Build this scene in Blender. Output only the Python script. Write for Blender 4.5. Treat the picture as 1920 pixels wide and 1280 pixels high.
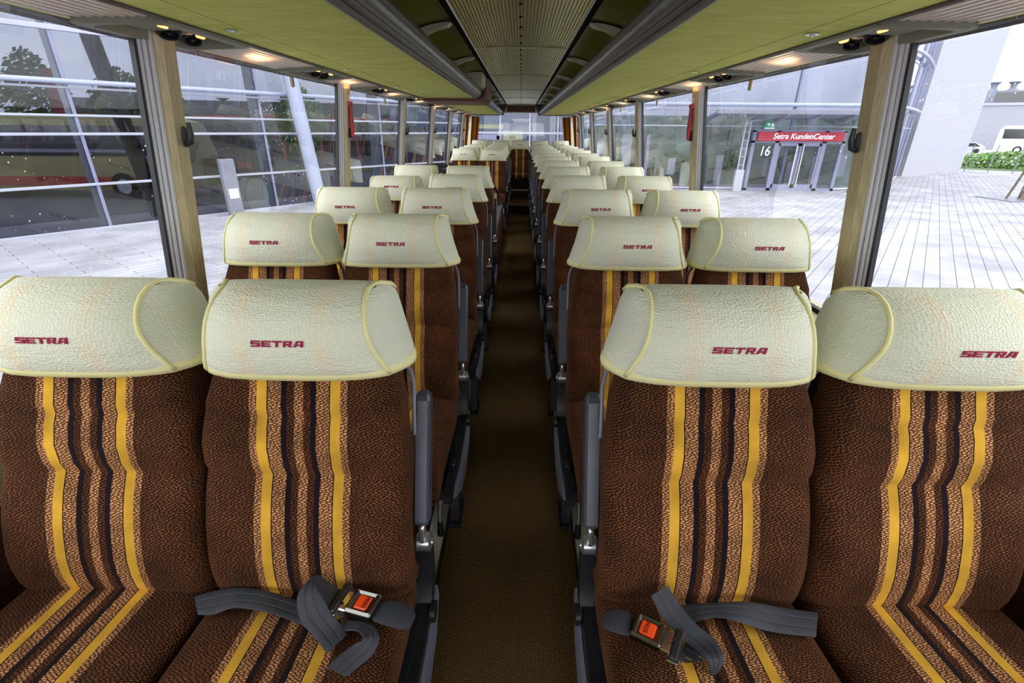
import bpy, math, random
from mathutils import Vector, Matrix
random.seed(7)
for o in list(bpy.data.objects): bpy.data.objects.remove(o)
SC = bpy.context.scene
COL = SC.collection
PI = math.pi
CZ = 1.56            # eye height above the aisle floor; every height below is above that floor
GZ = CZ - 2.7        # paved yard outside
PZ = 0.10            # seat podium

# ------------------------------------------------------------------ camera, sky, light, exposure
cd = bpy.data.cameras.new('camera'); cam = bpy.data.objects.new('camera', cd); COL.objects.link(cam)
pitch, yaw, roll = math.radians(23.726), math.radians(0.811), math.radians(0.5)
fw = Vector((-math.sin(yaw)*math.cos(pitch), math.cos(yaw)*math.cos(pitch), -math.sin(pitch)))
rt = Vector((math.cos(yaw), math.sin(yaw), 0)); up = rt.cross(fw)
r2 = math.cos(roll)*rt + math.sin(roll)*up; u2 = -math.sin(roll)*rt + math.cos(roll)*up
M = Matrix((r2, u2, -fw)).transposed().to_4x4(); M.translation = Vector((0, 0, CZ))
cam.matrix_world = M
cd.sensor_width = 36; cd.lens = 907/1920*36; cd.clip_start = 0.02; cd.clip_end = 500
SC.camera = cam

W = bpy.data.worlds.new('overcast'); SC.world = W; W.use_nodes = True
nt = W.node_tree; nt.nodes.clear()
bg = nt.nodes.new('ShaderNodeBackground'); wo = nt.nodes.new('ShaderNodeOutputWorld')
tc = nt.nodes.new('ShaderNodeTexCoord'); mp = nt.nodes.new('ShaderNodeMapping'); nz = nt.nodes.new('ShaderNodeTexNoise'); cr = nt.nodes.new('ShaderNodeValToRGB')
mp.inputs['Scale'].default_value = (1.2, 1.2, 4.5); nz.inputs['Scale'].default_value = 1.6; nz.inputs['Detail'].default_value = 5
cr.color_ramp.elements[0].position = 0.35; cr.color_ramp.elements[0].color = (0.62, 0.66, 0.78, 1)
cr.color_ramp.elements[1].position = 0.62; cr.color_ramp.elements[1].color = (1.0, 1.0, 1.0, 1)
nt.links.new(tc.outputs['Generated'], mp.inputs['Vector']); nt.links.new(mp.outputs['Vector'], nz.inputs['Vector'])
nt.links.new(nz.outputs['Fac'], cr.inputs['Fac']); nt.links.new(cr.outputs['Color'], bg.inputs['Color']); nt.links.new(bg.outputs['Background'], wo.inputs['Surface'])
bg.inputs['Strength'].default_value = 2.6
def sun(name, rot, e, col, ang):
    l = bpy.data.lights.new(name, 'SUN'); l.energy = e; l.color = col; l.angle = math.radians(ang)
    o = bpy.data.objects.new(name, l); o.rotation_euler = [math.radians(a) for a in rot]; COL.objects.link(o); return o
sun('fill_sun', (62, 0, -18), 1.6, (1, 0.98, 0.95), 70)     # added soft sky fill through the windscreen, brightens the seats
sun('fill_sun', (48, 0, 75), 1.2, (0.97, 0.98, 1.0), 60)     # added soft fill from the right, brightens the interior through the windows
SC.view_settings.view_transform = 'Standard'; SC.view_settings.look = 'None'
SC.view_settings.exposure = 0.35; SC.view_settings.gamma = 1; SC.view_settings.use_curve_mapping = False

# ------------------------------------------------------------------ materials
def lin(c):
    return tuple((v/255/12.92 if v/255 <= .04045 else ((v/255+.055)/1.055)**2.4) for v in c) + (1,)
class Mt:
    def __init__(s, name, col=(200, 200, 200), rough=.6, metal=0, spec=.5):
        s.m = bpy.data.materials.new(name); s.m.use_nodes = True; s.t = s.m.node_tree
        s.b = s.t.nodes['Principled BSDF']; s.out = s.t.nodes['Material Output']
        s.b.inputs['Base Color'].default_value = lin(col); s.b.inputs['Roughness'].default_value = rough
        s.b.inputs['Metallic'].default_value = metal; s.b.inputs['Specular IOR Level'].default_value = spec
        s.m.diffuse_color = lin(col)
    def n(s, ty, **k):
        q = s.t.nodes.new(ty)
        for a, v in k.items():
            if a.startswith('i_'): q.inputs[a[2:].replace('_', ' ')].default_value = v
            else: setattr(q, a, v)
        return q
    def l(s, a, b): s.t.links.new(a, b)
    def math(s, op, a, b=None, clamp=False):
        q = s.n('ShaderNodeMath', operation=op); q.use_clamp = clamp
        for i, v in enumerate((a, b)):
            if v is None: continue
            if hasattr(v, 'is_linked'): s.l(v, q.inputs[i])
            else: q.inputs[i].default_value = v
        return q.outputs[0]
    def coord(s, kind='Object', scale=(1, 1, 1), rot=(0, 0, 0)):
        a = s.n('ShaderNodeTexCoord'); m = s.n('ShaderNodeMapping'); m.inputs['Scale'].default_value = scale; m.inputs['Rotation'].default_value = rot
        s.l(a.outputs[kind], m.inputs['Vector']); return m.outputs['Vector']
    def noise(s, vec, sc, det=3, rough=.5):
        q = s.n('ShaderNodeTexNoise'); q.inputs['Scale'].default_value = sc; q.inputs['Detail'].default_value = det; q.inputs['Roughness'].default_value = rough
        s.l(vec, q.inputs['Vector']); return q.outputs['Fac']
    def ramp(s, fac, stops, interp='LINEAR'):
        q = s.n('ShaderNodeValToRGB'); r = q.color_ramp; r.interpolation = interp
        while len(r.elements) < len(stops): r.elements.new(1)
        for e, (p, c) in zip(r.elements, stops): e.position = p; e.color = lin(c) if len(c) == 3 else c
        s.l(fac, q.inputs['Fac']); return q.outputs['Color']
    def mix(s, f, a, b, mode='MIX'):
        q = s.n('ShaderNodeMix', data_type='RGBA', blend_type=mode)
        for k, v in ((0, f), (6, a), (7, b)):
            if hasattr(v, 'is_linked'): s.l(v, q.inputs[k])
            else: q.inputs[k].default_value = v if k == 0 else lin(v)
        return q.outputs[2]
    def color(s, c): s.l(c, s.b.inputs['Base Color'])
    def bump(s, h, st=.3, d=.002):
        q = s.n('ShaderNodeBump'); q.inputs['Strength'].default_value = st; q.inputs['Distance'].default_value = d
        s.l(h, q.inputs['Height']); s.l(q.outputs['Normal'], s.b.inputs['Normal'])

# moquette: brown basket weave with the stripe group down the middle (u = metres from the seat centre, v = metres along)
def moquette(name, striped):
    m = Mt(name, (90, 52, 28), .95, spec=.15)
    tcn = m.n('ShaderNodeTexCoord'); sp = m.n('ShaderNodeSeparateXYZ'); m.l(tcn.outputs['UV'], sp.inputs[0])
    u, v = sp.outputs[0], sp.outputs[1]
    base = m.n('ShaderNodeCombineXYZ'); m.l(u, base.inputs[0]); m.l(v, base.inputs[1]); vec = base.outputs[0]
    wob = m.n('ShaderNodeTexNoise'); wob.inputs['Scale'].default_value = 60; m.l(vec, wob.inputs['Vector'])
    wv = m.n('ShaderNodeVectorMath', operation='MULTIPLY_ADD'); m.l(wob.outputs['Color'], wv.inputs[0]); wv.inputs[1].default_value = (.0035, .0035, 0); m.l(vec, wv.inputs[2])
    def cells(sc, rot):
        mpn = m.n('ShaderNodeMapping'); mpn.inputs['Scale'].default_value = sc; mpn.inputs['Rotation'].default_value = (0, 0, rot); m.l(wv.outputs[0], mpn.inputs['Vector'])
        vo = m.n('ShaderNodeTexVoronoi', voronoi_dimensions='2D', feature='DISTANCE_TO_EDGE'); vo.inputs['Scale'].default_value = 1; vo.inputs['Randomness'].default_value = .65
        m.l(mpn.outputs[0], vo.inputs['Vector']); return vo.outputs['Distance']
    c1 = cells((105, 270, 1), .6); 
    thread = m.ramp(c1, [(0.09, (0, 0, 0)), (0.32, (255, 255, 255))])
    big = m.ramp(m.noise(vec, 9, 2), [(.3, (140, 140, 140)), (.7, (255, 255, 255))])
    def weave(dark, light): return m.mix(thread, dark, light)
    brown = weave((12, 7, 8), (124, 74, 40)); tan = weave((70, 34, 18), (236, 172, 116)); dkw = weave((12, 6, 10), (120, 68, 36))
    if striped:
        au = m.math('ABSOLUTE', u); K = 1.045
        def band(prev, lim, col):   # inside |u| < lim -> col
            f = m.math('LESS_THAN', au, lim*K/1000); return m.mix(f, prev, col)
        col = band(brown, 95, tan); col = band(col, 81, (228, 174, 60)); col = band(col, 61.5, (20, 12, 18)); col = band(col, 59.3, tan)
        col = band(col, 34, (24, 14, 22)); col = band(col, 23, dkw); col = band(col, 9, tan)
        yel = m.math('MULTIPLY', m.math('LESS_THAN', au, 81*K/1000), m.math('GREATER_THAN', au, 61.5*K/1000))
    else: col = brown
    m.color(m.mix(1.0, col, m.mix(.25, big, (255, 255, 255)), 'MULTIPLY'))
    m.b.inputs['Sheen Weight'].default_value = .08; m.b.inputs['Sheen Roughness'].default_value = .5; m.b.inputs['Sheen Tint'].default_value = lin((220, 160, 110))
    m.bump(c1, .5, .0012)
    return m.m
FAB = moquette('striped_moquette', True); FABP = moquette('plain_moquette', False)

def cover_mat(name, hem):
    m = Mt(name, (230, 231, 206) if not hem else (238, 232, 172), .9, spec=.15)
    tcn = m.n('ShaderNodeTexCoord'); mpn = m.n('ShaderNodeMapping'); m.l(tcn.outputs['UV'], mpn.inputs['Vector']); mpn.inputs['Scale'].default_value = (1, 1, 1)
    vec = mpn.outputs[0]; n1 = m.noise(vec, 20, 3)
    if hem:
        m.color(m.ramp(n1, [(.3, (232, 226, 160)), (.7, (246, 240, 186))]))
        m.bump(m.noise(vec, 300, 2), .2, .001)
    else:
        sp = m.n('ShaderNodeSeparateXYZ'); m.l(vec, sp.inputs[0]); au = m.math('ABSOLUTE', sp.outputs[0])
        d = m.math('DIVIDE', m.math('ABSOLUTE', m.math('SUBTRACT', au, .076)), .026)
        pk = m.math('SUBTRACT', 1, d, True)
        nn = m.math('MULTIPLY', pk, m.math('MULTIPLY', m.noise(vec, 14, 2), .5))
        c = m.mix(nn, (230, 232, 210), (250, 208, 160)); m.color(c)
        mq = m.n('ShaderNodeMapping'); m.l(vec, mq.inputs['Vector']); mq.inputs['Scale'].default_value = (150, 230, 1)
        vo = m.n('ShaderNodeTexVoronoi', voronoi_dimensions='2D', feature='SMOOTH_F1'); vo.inputs['Scale'].default_value = 1; vo.inputs['Randomness'].default_value = .55; m.l(mq.outputs[0], vo.inputs['Vector'])
        mw = m.n('ShaderNodeMapping'); m.l(vec, mw.inputs['Vector']); mw.inputs['Scale'].default_value = (8, 38, 1)
        wr = m.noise(mw.outputs[0], 1.0, 3)
        h = m.math('ADD', m.math('MULTIPLY', vo.outputs['Distance'], 1.0), m.math('MULTIPLY', wr, 2.2))
        m.bump(h, .7, .0032)
    tr = m.n('ShaderNodeBsdfTranslucent'); tr.inputs['Color'].default_value = lin((225, 220, 165)); ms = m.n('ShaderNodeMixShader'); ms.inputs[0].default_value = .12
    m.l(m.b.outputs[0], ms.inputs[1]); m.l(tr.outputs[0], ms.inputs[2]); m.l(ms.outputs[0], m.out.inputs['Surface'])
    return m.m
COVER = cover_mat('seersucker_cover', False); HEM = cover_mat('cover_hem', True)
def plain(name, col, rough=.6, metal=0, spec=.5, var=0, vs=8, bmp=0, bs=300):
    m = Mt(name, col, rough, metal, spec)
    vec = m.coord('Object')
    if var:
        a = tuple(max(0, c*(1-var)) for c in col); b = tuple(min(255, c*(1+var)) for c in col)
        m.color(m.ramp(m.noise(vec, vs, 4), [(.3, a), (.7, b)]))
    else:
        m.color(m.ramp(m.noise(vec, 5, 2), [(.3, tuple(c*.97 for c in col)), (.7, col)]))
    if bmp: m.bump(m.noise(vec, bs, 2), bmp, .001)
    return m.m
LOGO = plain('burgundy_print', (150, 14, 62), .8)
BLACK = plain('black_plastic', (26, 26, 30), .38, var=.1, bmp=.1, bs=500)
PAD = plain('armrest_plastic', (66, 67, 78), .36, var=.06, vs=20, bmp=.15, bs=350)
GREYP = plain('grey_plate', (112, 114, 128), .45, var=.05)
STEEL = plain('black_steel', (34, 35, 42), .35, .3, var=.1)
ALU = plain('cast_aluminium', (205, 206, 212), .28, .9, bmp=.1, bs=120)
CHROME = plain('chrome', (215, 215, 220), .12, 1)
DKCHROME = plain('dark_chrome', (112, 110, 104), .2, 1)
ORANGE = plain('orange_button', (245, 75, 20), .35)
WEB = plain('belt_webbing', (46, 48, 56), .7, var=.08, vs=40, bmp=.3, bs=600)
WEBD = plain('belt_sleeve', (44, 45, 52), .9, var=.1, bmp=.4, bs=300)
GREEN = None
def suede():
    m = Mt('green_suede', (172, 178, 82), .95, spec=.1)
    v = m.coord('Object', (1, 3.2, 1)); a = m.noise(v, 3.5, 6, .65); b = m.noise(m.coord('Object', (2, 14, 2)), 4, 4)
    c = m.mix(.5, m.ramp(a, [(.3, (184, 190, 92)), (.7, (220, 222, 140))]), m.ramp(b, [(.3, (188, 192, 98)), (.7, (216, 218, 132))]))
    m.color(c); m.bump(m.noise(m.coord('Object'), 250, 2), .15, .001); return m.m
GREEN = suede()
OLIVE = plain('olive_lining', (120, 116, 36), .35, spec=.5, var=.04)
BEIGEP = plain('beige_bracket', (196, 190, 160), .4)
RUBBER = plain('taupe_rubber', (74, 66, 62), .42, var=.05, vs=30)
GLOSSR = plain('taupe_gloss', (84, 80, 82), .22, var=.03)
CEIL = plain('ribbed_aluminium', (196, 190, 132), .3, .6)
BLK = plain('black_strip', (12, 10, 10), .9, spec=.1)
BROWNP = plain('brown_panel', (92, 46, 22), .5, var=.1)
PSU = plain('grey_textured_plastic', (132, 132, 116), .6, var=.03, bmp=.5, bs=420)
STRIP = plain('ribbed_light_panel', (226, 214, 204), .3, .25)
BEIGE = plain('brushed_champagne', (186, 172, 140), .4, .45, var=.03)
def brushed():
    m = Mt('brushed_champagne_fine', (192, 178, 146), .42, .35)
    v = m.coord('Object', (160, 160, 2)); m.color(m.ramp(m.noise(v, 1, 3), [(.3, (176, 160, 124)), (.7, (204, 190, 156))])); return m.m
BEIGE2 = brushed()
ALUW = plain('satin_aluminium', (226, 227, 234), .35, .15)
GASK = plain('black_gasket', (22, 23, 27), .45)
def carpet():
    m = Mt('aisle_carpet', (52, 40, 28), 1, spec=.05)
    v = m.coord('Object'); w = m.n('ShaderNodeTexWave', wave_type='BANDS', bands_direction='X'); w.inputs['Scale'].default_value = 36; w.inputs['Distortion'].default_value = 1.2; w.inputs['Detail'].default_value = 2
    w.inputs['Detail Scale'].default_value = 30; m.l(v, w.inputs['Vector'])
    n = m.noise(m.coord('Object', (1, .35, 1)), 420, 3)
    c = m.mix(n, m.ramp(w.outputs['Fac'], [(.2, (52, 40, 30)), (.8, (96, 76, 54))]), m.ramp(n, [(.35, (48, 36, 28)), (.62, (134, 108, 60))]))
    m.color(c); m.bump(m.math('ADD', w.outputs['Fac'], n), .6, .002); return m.m
CARPET = carpet()
WALLC = plain('wall_carpet', (58, 36, 24), 1, spec=.05, var=.3, vs=120, bmp=.5, bs=300)
CREAMP = plain('cream_panel', (206, 196, 162), .5)
RED = plain('hammer_red', (190, 20, 38), .4)
STICK = plain('white_sticker', (226, 224, 214), .5)
def curtain_mat():
    m = Mt('curtain', (170, 96, 30), .9, spec=.1)
    tcn = m.n('ShaderNodeTexCoord'); sp = m.n('ShaderNodeSeparateXYZ'); m.l(tcn.outputs['UV'], sp.inputs[0])
    f = m.math('FRACT', m.math('MULTIPLY', sp.outputs[0], 7)); m.color(m.ramp(f, [(.0, (86, 44, 18)), (.35, (200, 120, 30)), (.6, (120, 64, 22)), (.8, (220, 150, 50))], 'CONSTANT')); return m.m
CURT = curtain_mat()
def glass(name, tint, refl, drops=0, rough=0.0, scr=0):
    m = bpy.data.materials.new(name); m.use_nodes = True; t = m.node_tree; t.nodes.clear()
    N = t.nodes.new; L = t.links.new
    out = N('ShaderNodeOutputMaterial'); tr = N('ShaderNodeBsdfTransparent'); tr.inputs[0].default_value = tint + (1,)
    gl = N('ShaderNodeBsdfGlossy'); gl.inputs['Roughness'].default_value = rough; gl.inputs['Color'].default_value = (.95, .97, 1, 1)
    fr = N('ShaderNodeFresnel'); fr.inputs['IOR'].default_value = refl; mx = N('ShaderNodeMixShader')
    ge = N('ShaderNodeNewGeometry'); mr = N('ShaderNodeMix'); L(ge.outputs['Backfacing'], mr.inputs[0]); mr.inputs[2].default_value = refl; mr.inputs[3].default_value = 1/refl
    L(mr.outputs[0], fr.inputs['IOR'])      # same Fresnel from both faces of the thin pane
    L(fr.outputs[0], mx.inputs[0]); L(tr.outputs[0], mx.inputs[1]); L(gl.outputs[0], mx.inputs[2]); last = mx
    if drops:
        tcn = N('ShaderNodeTexCoord'); vo = N('ShaderNodeTexVoronoi'); vo.inputs['Scale'].default_value = drops; L(tcn.outputs['Object'], vo.inputs['Vector'])
        sc = N('ShaderNodeSeparateColor'); L(vo.outputs['Color'], sc.inputs[0])
        rad = N('ShaderNodeMath'); rad.operation = 'MULTIPLY'; L(sc.outputs[0], rad.inputs[0]); rad.inputs[1].default_value = .20
        cl = N('ShaderNodeTexNoise'); cl.inputs['Scale'].default_value = 2.2; L(tcn.outputs['Object'], cl.inputs['Vector'])
        cr_ = N('ShaderNodeMapRange'); L(cl.outputs['Fac'], cr_.inputs[0]); cr_.inputs[1].default_value = .36; cr_.inputs[2].default_value = .56
        r2_ = N('ShaderNodeMath'); r2_.operation = 'MULTIPLY'; L(rad.outputs[0], r2_.inputs[0]); L(cr_.outputs[0], r2_.inputs[1])
        lt = N('ShaderNodeMath'); lt.operation = 'LESS_THAN'; L(vo.outputs['Distance'], lt.inputs[0]); L(r2_.outputs[0], lt.inputs[1])
        df = N('ShaderNodeBsdfDiffuse'); df.inputs[0].default_value = (.9, .92, .95, 1); tl = N('ShaderNodeBsdfTranslucent'); tl.inputs[0].default_value = (.9, .92, .95, 1)
        m0 = N('ShaderNodeMixShader'); m0.inputs[0].default_value = .6; L(df.outputs[0], m0.inputs[1]); L(tl.outputs[0], m0.inputs[2])
        f2 = N('ShaderNodeMath'); f2.operation = 'MULTIPLY'; L(lt.outputs[0], f2.inputs[0]); f2.inputs[1].default_value = .75
        m2 = N('ShaderNodeMixShader'); L(f2.outputs[0], m2.inputs[0]); L(mx.outputs[0], m2.inputs[1]); L(m0.outputs[0], m2.inputs[2]); last = m2
    L(last.outputs[0], out.inputs['Surface']); return m
BUSGLASS = glass('coach_window_glass', (.93, .95, .95), 1.5, drops=58)
FACGLASS = glass('facade_glass', (.150, .160, .205), 1.40)
ENTGLASS = glass('entrance_glass', (.66, .67, .71), 1.42)
def emit(name, col, st):
    m = Mt(name, col); m.b.inputs['Emission Color'].default_value = lin(col); m.b.inputs['Emission Strength'].default_value = st; return m.m
LAMP = emit('lamp_lens', (255, 150, 80), 3)

# ------------------------------------------------------------------ mesh helpers
class MB:
    def __init__(s): s.v = []; s.f = []; s.uv = []
    def add(s, vs, fs, uv=None):
        n = len(s.v); s.v += [tuple(p) for p in vs]; s.f += [tuple(i+n for i in f) for f in fs]; s.uv += (uv if uv else [(p[0], p[1]) for p in vs]); return s
    def box(s, x0, x1, y0, y1, z0, z1, mat=None):
        vs = [(x, y, z) for z in (z0, z1) for y in (y0, y1) for x in (x0, x1)]
        if mat: vs = [mat @ Vector(p) for p in vs]
        return s.add(vs, [(0, 2, 3, 1), (4, 5, 7, 6), (0, 1, 5, 4), (2, 6, 7, 3), (0, 4, 6, 2), (1, 3, 7, 5)])
    def rbox(s, x0, x1, y0, y1, z0, z1, r=.005, mat=None):   # box with all edges chamfered
        hx, hy, hz = (x1-x0)/2, (y1-y0)/2, (z1-z0)/2; c = Vector(((x0+x1)/2, (y0+y1)/2, (z0+z1)/2)); r = min(r, hx*.98, hy*.98, hz*.98)
        vs = []; idx = {}
        for sx in (-1, 1):
            for sy in (-1, 1):
                for sz in (-1, 1):
                    for k, d in enumerate(((1, 0, 0), (0, 1, 0), (0, 0, 1))):
                        p = c + Vector((sx*(hx-(0 if k == 0 else r)), sy*(hy-(0 if k == 1 else r)), sz*(hz-(0 if k == 2 else r))))
                        idx[(sx, sy, sz, k)] = len(vs); vs.append(mat @ p if mat else p)
        I = lambda a, b, c_, k: idx[(a, b, c_, k)]
        fs = []
        for k in range(3):
            for sg in (-1, 1):
                q = []
                for a, b in ((-1, -1), (1, -1), (1, 1), (-1, 1)):
                    t = [a, b]; t.insert(k, sg); q.append(I(*t, k))
                if (sg == -1) != (k == 1): q.reverse()
                fs.append(tuple(q))
        for k in range(3):       # edges along axis k
            o = [i for i in range(3) if i != k]
            for a in (-1, 1):
                for b in (-1, 1):
                    def P(e, face):
                        t = [0, 0, 0]; t[k] = e; t[o[0]] = a; t[o[1]] = b; return I(*t, face)
                    fs.append((P(-1, o[0]), P(1, o[0]), P(1, o[1]), P(-1, o[1])))
        for sx in (-1, 1):
            for sy in (-1, 1):
                for sz in (-1, 1): fs.append((I(sx, sy, sz, 0), I(sx, sy, sz, 1), I(sx, sy, sz, 2)))
        return s.add(vs, fs)
    def loft(s, rings, caps=True, closed=True, uvs=None):
        n = len(rings[0]); vs = [p for r in rings for p in r]; fs = []
        for i in range(len(rings)-1):
            for j in range(n if closed else n-1):
                k = (j+1) % n; fs.append((i*n+j, i*n+k, (i+1)*n+k, (i+1)*n+j))
        if caps and closed: fs += [tuple(reversed(range(n))), tuple(range((len(rings)-1)*n, len(rings)*n))]
        return s.add(vs, fs, uvs)
    def tube(s, pts, r, n=10, flat=1, caps=True):
        pts = [Vector(p) for p in pts]; rings = []
        up0 = None
        for i, p in enumerate(pts):
            d = (pts[min(i+1, len(pts)-1)]-pts[max(i-1, 0)]).normalized()
            if up0 is None: up0 = Vector((0, 0, 1)) if abs(d.z) < .9 else Vector((1, 0, 0))
            a = (up0-d*up0.dot(d)).normalized(); b = d.cross(a); up0 = a
            rr = r[i] if isinstance(r, (list, tuple)) else r
            rings.append([p+a*math.cos(t)*rr+b*math.sin(t)*rr*flat for t in [2*PI*k/n for k in range(n)]])
        return s.loft(rings, caps)
    def cyl(s, c, ax, r, h, n=24, r2=None):
        c = Vector(c); ax = Vector(ax).normalized(); return s.tube([c-ax*h/2, c+ax*h/2], [r, r if r2 is None else r2], n)
    def prism(s, poly, axis, a, b):    # polygon in the two other axes, extruded along axis
        def P(u, v, w):
            return {'x': (w, u, v), 'y': (u, w, v), 'z': (u, v, w)}[axis]
        n = len(poly); vs = [P(u, v, a) for u, v in poly]+[P(u, v, b) for u, v in poly]
        return s.add(vs, [tuple(range(n)), tuple(reversed(range(n, 2*n)))]+[(i, i+n, (i+1) % n+n, (i+1) % n) for i in range(n)])
    def build(s, name, mat, parent=None, smooth=False, loc=None, fix=True):
        me = bpy.data.meshes.new(name); me.from_pydata(s.v, [], s.f)
        ul = me.uv_layers.new(name='UVMap')
        for lp in me.loops: ul.data[lp.index].uv = s.uv[lp.vertex_index]
        if fix:
            import bmesh
            b = bmesh.new(); b.from_mesh(me); bmesh.ops.recalc_face_normals(b, faces=b.faces); b.to_mesh(me); b.free()
        me.materials.append(mat)
        if smooth:
            for p in me.polygons: p.use_smooth = True
            if smooth != 'all': me.set_sharp_from_angle(angle=math.radians(38))
        o = bpy.data.objects.new(name, me); COL.objects.link(o)
        if parent: o.parent = parent
        if loc: o.location = loc
        return o
def tag(o, label=None, cat=None, group=None, kind=None):
    for k, v in (('label', label), ('category', cat), ('group', group), ('kind', kind)):
        if v: o[k] = v
    return o
def thing(name, label, cat, loc=(0, 0, 0), rz=0, group=None):
    o = bpy.data.objects.new(name, None); COL.objects.link(o); o.location = loc; o.rotation_euler = (0, 0, rz); o.empty_display_size = .1
    return tag(o, label, cat, group)
def struct(name, mb, mat, parent=None, smooth=False):
    o = mb.build(name, mat, parent, smooth)
    if not parent: o['kind'] = 'structure'
    return o
def textmesh(name, txt, size, mat, parent, mtx, ext=.001, shear=0, bold=0, align='CENTER'):
    cu = bpy.data.curves.new(name, 'FONT'); cu.body = txt; cu.size = size; cu.extrude = ext; cu.shear = shear; cu.align_x = align; cu.align_y = 'CENTER'; cu.offset = bold
    t = bpy.data.objects.new(name+'_tmp', cu); COL.objects.link(t); me = bpy.data.meshes.new_from_object(t.evaluated_get(bpy.context.evaluated_depsgraph_get())); bpy.data.objects.remove(t)
    me.transform(mtx); me.materials.clear(); me.materials.append(mat); me.name = name
    o = bpy.data.objects.new(name, me); COL.objects.link(o); o.parent = parent; return o
def copy_tree(o, parent=None):
    c = o.copy(); COL.objects.link(c)
    if parent: c.parent = parent
    for ch in list(o.children): copy_tree(ch, c)
    return c

# ------------------------------------------------------------------ coach interior: shell
X0 = -.01; Y_FRONT = -2.2; Y_REAR = 12.05
def mir(poly, sd): return [(X0+sd*x, z) for x, z in poly]
def z_(r): return CZ+r
struct('floor', MB().box(-.30, .25, Y_FRONT, 10.0, -.06, 0), CARPET)
st = MB().box(-.27, .225, 10.0, 11.0, 0, .15); struct('floor.001', st, CARPET)
tag(MB().rbox(-.268, .222, 9.985, 10.02, .148, .158, .004).build('step_edge', ALU), 'metal nosing on the dark step at the far end of the aisle', 'step edge')
for sd, nm in ((-1, 'left'), (1, 'right')):
    xi = -.285 if sd < 0 else .235
    pod = MB().box(min(xi, sd*1.24), max(xi, sd*1.24), Y_FRONT, Y_REAR, -.06, PZ)
    struct('floor.00%d' % (2 if sd < 0 else 3), pod, WALLC)
    rail = MB()
    for k in range(5):
        a = xi+sd*(.004+.010*k); rail.box(min(a, a+sd*.0065), max(a, a+sd*.0065), Y_FRONT, 11.2, PZ, PZ+.006)
    rail.box(min(xi-sd*.003, xi+sd*.056), max(xi-sd*.003, xi+sd*.056), Y_FRONT, 11.2, PZ-.004, PZ+.002)
    rail.box(min(xi-sd*.003, xi), max(xi-sd*.003, xi), Y_FRONT, 11.2, PZ-.02, PZ+.006)
    tag(rail.build('floor_rail', ALU), 'ribbed aluminium rail along the %s edge of the aisle' % nm, 'rail')
    # wall below the windows, sill
    xs = 1.205*sd
    w = MB().box(min(X0+sd*1.215, X0+sd*1.27), max(X0+sd*1.215, X0+sd*1.27), Y_FRONT, Y_REAR, -1.0, z_(-.73)); struct('wall_'+nm, w, WALLC)
    sl = MB(); sl.prism(mir([(1.165, z_(-.735)), (1.255, z_(-.735)), (1.262, z_(-.655)), (1.215, z_(-.668)), (1.168, z_(-.685)), (1.160, z_(-.70))], sd), 'y', Y_FRONT, Y_REAR)
    sl.prism(mir([(1.16, z_(-.735)), (1.21, z_(-.735)), (1.21, z_(-.80)), (1.172, z_(-.80))], sd), 'y', Y_FRONT, Y_REAR)
    struct('trim_%d' % (1 if sd < 0 else 2), sl, BEIGE2)
    gk = MB().prism(mir([(1.207, z_(-.672)), (1.226, z_(-.668)), (1.224, z_(-.650)), (1.210, z_(-.654))], sd), 'y', Y_FRONT, Y_REAR); struct('trim_%d' % (3 if sd < 0 else 4), gk, GASK)
    # cant rail above the windows
    cr_ = MB(); cr_.prism(mir([(1.128, z_(.241)), (1.134, z_(.236)), (1.150, z_(.238)), (1.155, z_(.230)), (1.175, z_(.236)), (1.175, z_(.62)), (1.135, z_(.62))], sd), 'y', Y_FRONT, Y_REAR); struct('trim_%d' % (5 if sd < 0 else 6), cr_, RUBBER)
    g2 = MB().prism(mir([(1.117, z_(.245)), (1.127, z_(.2425)), (1.127, z_(.25)), (1.117, z_(.252))], sd), 'y', Y_FRONT, Y_REAR); struct('trim_%d' % (7 if sd < 0 else 8), g2, GREEN)
roof = MB().box(-1.26, 1.24, Y_FRONT, Y_REAR+.1, z_(.62), z_(.66)); struct('ceiling', roof, BLK)
fr = MB().box(-1.26, 1.24, Y_FRONT-.05, Y_FRONT, -1.0, .8); struct('wall_front', fr, WALLC)

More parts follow.
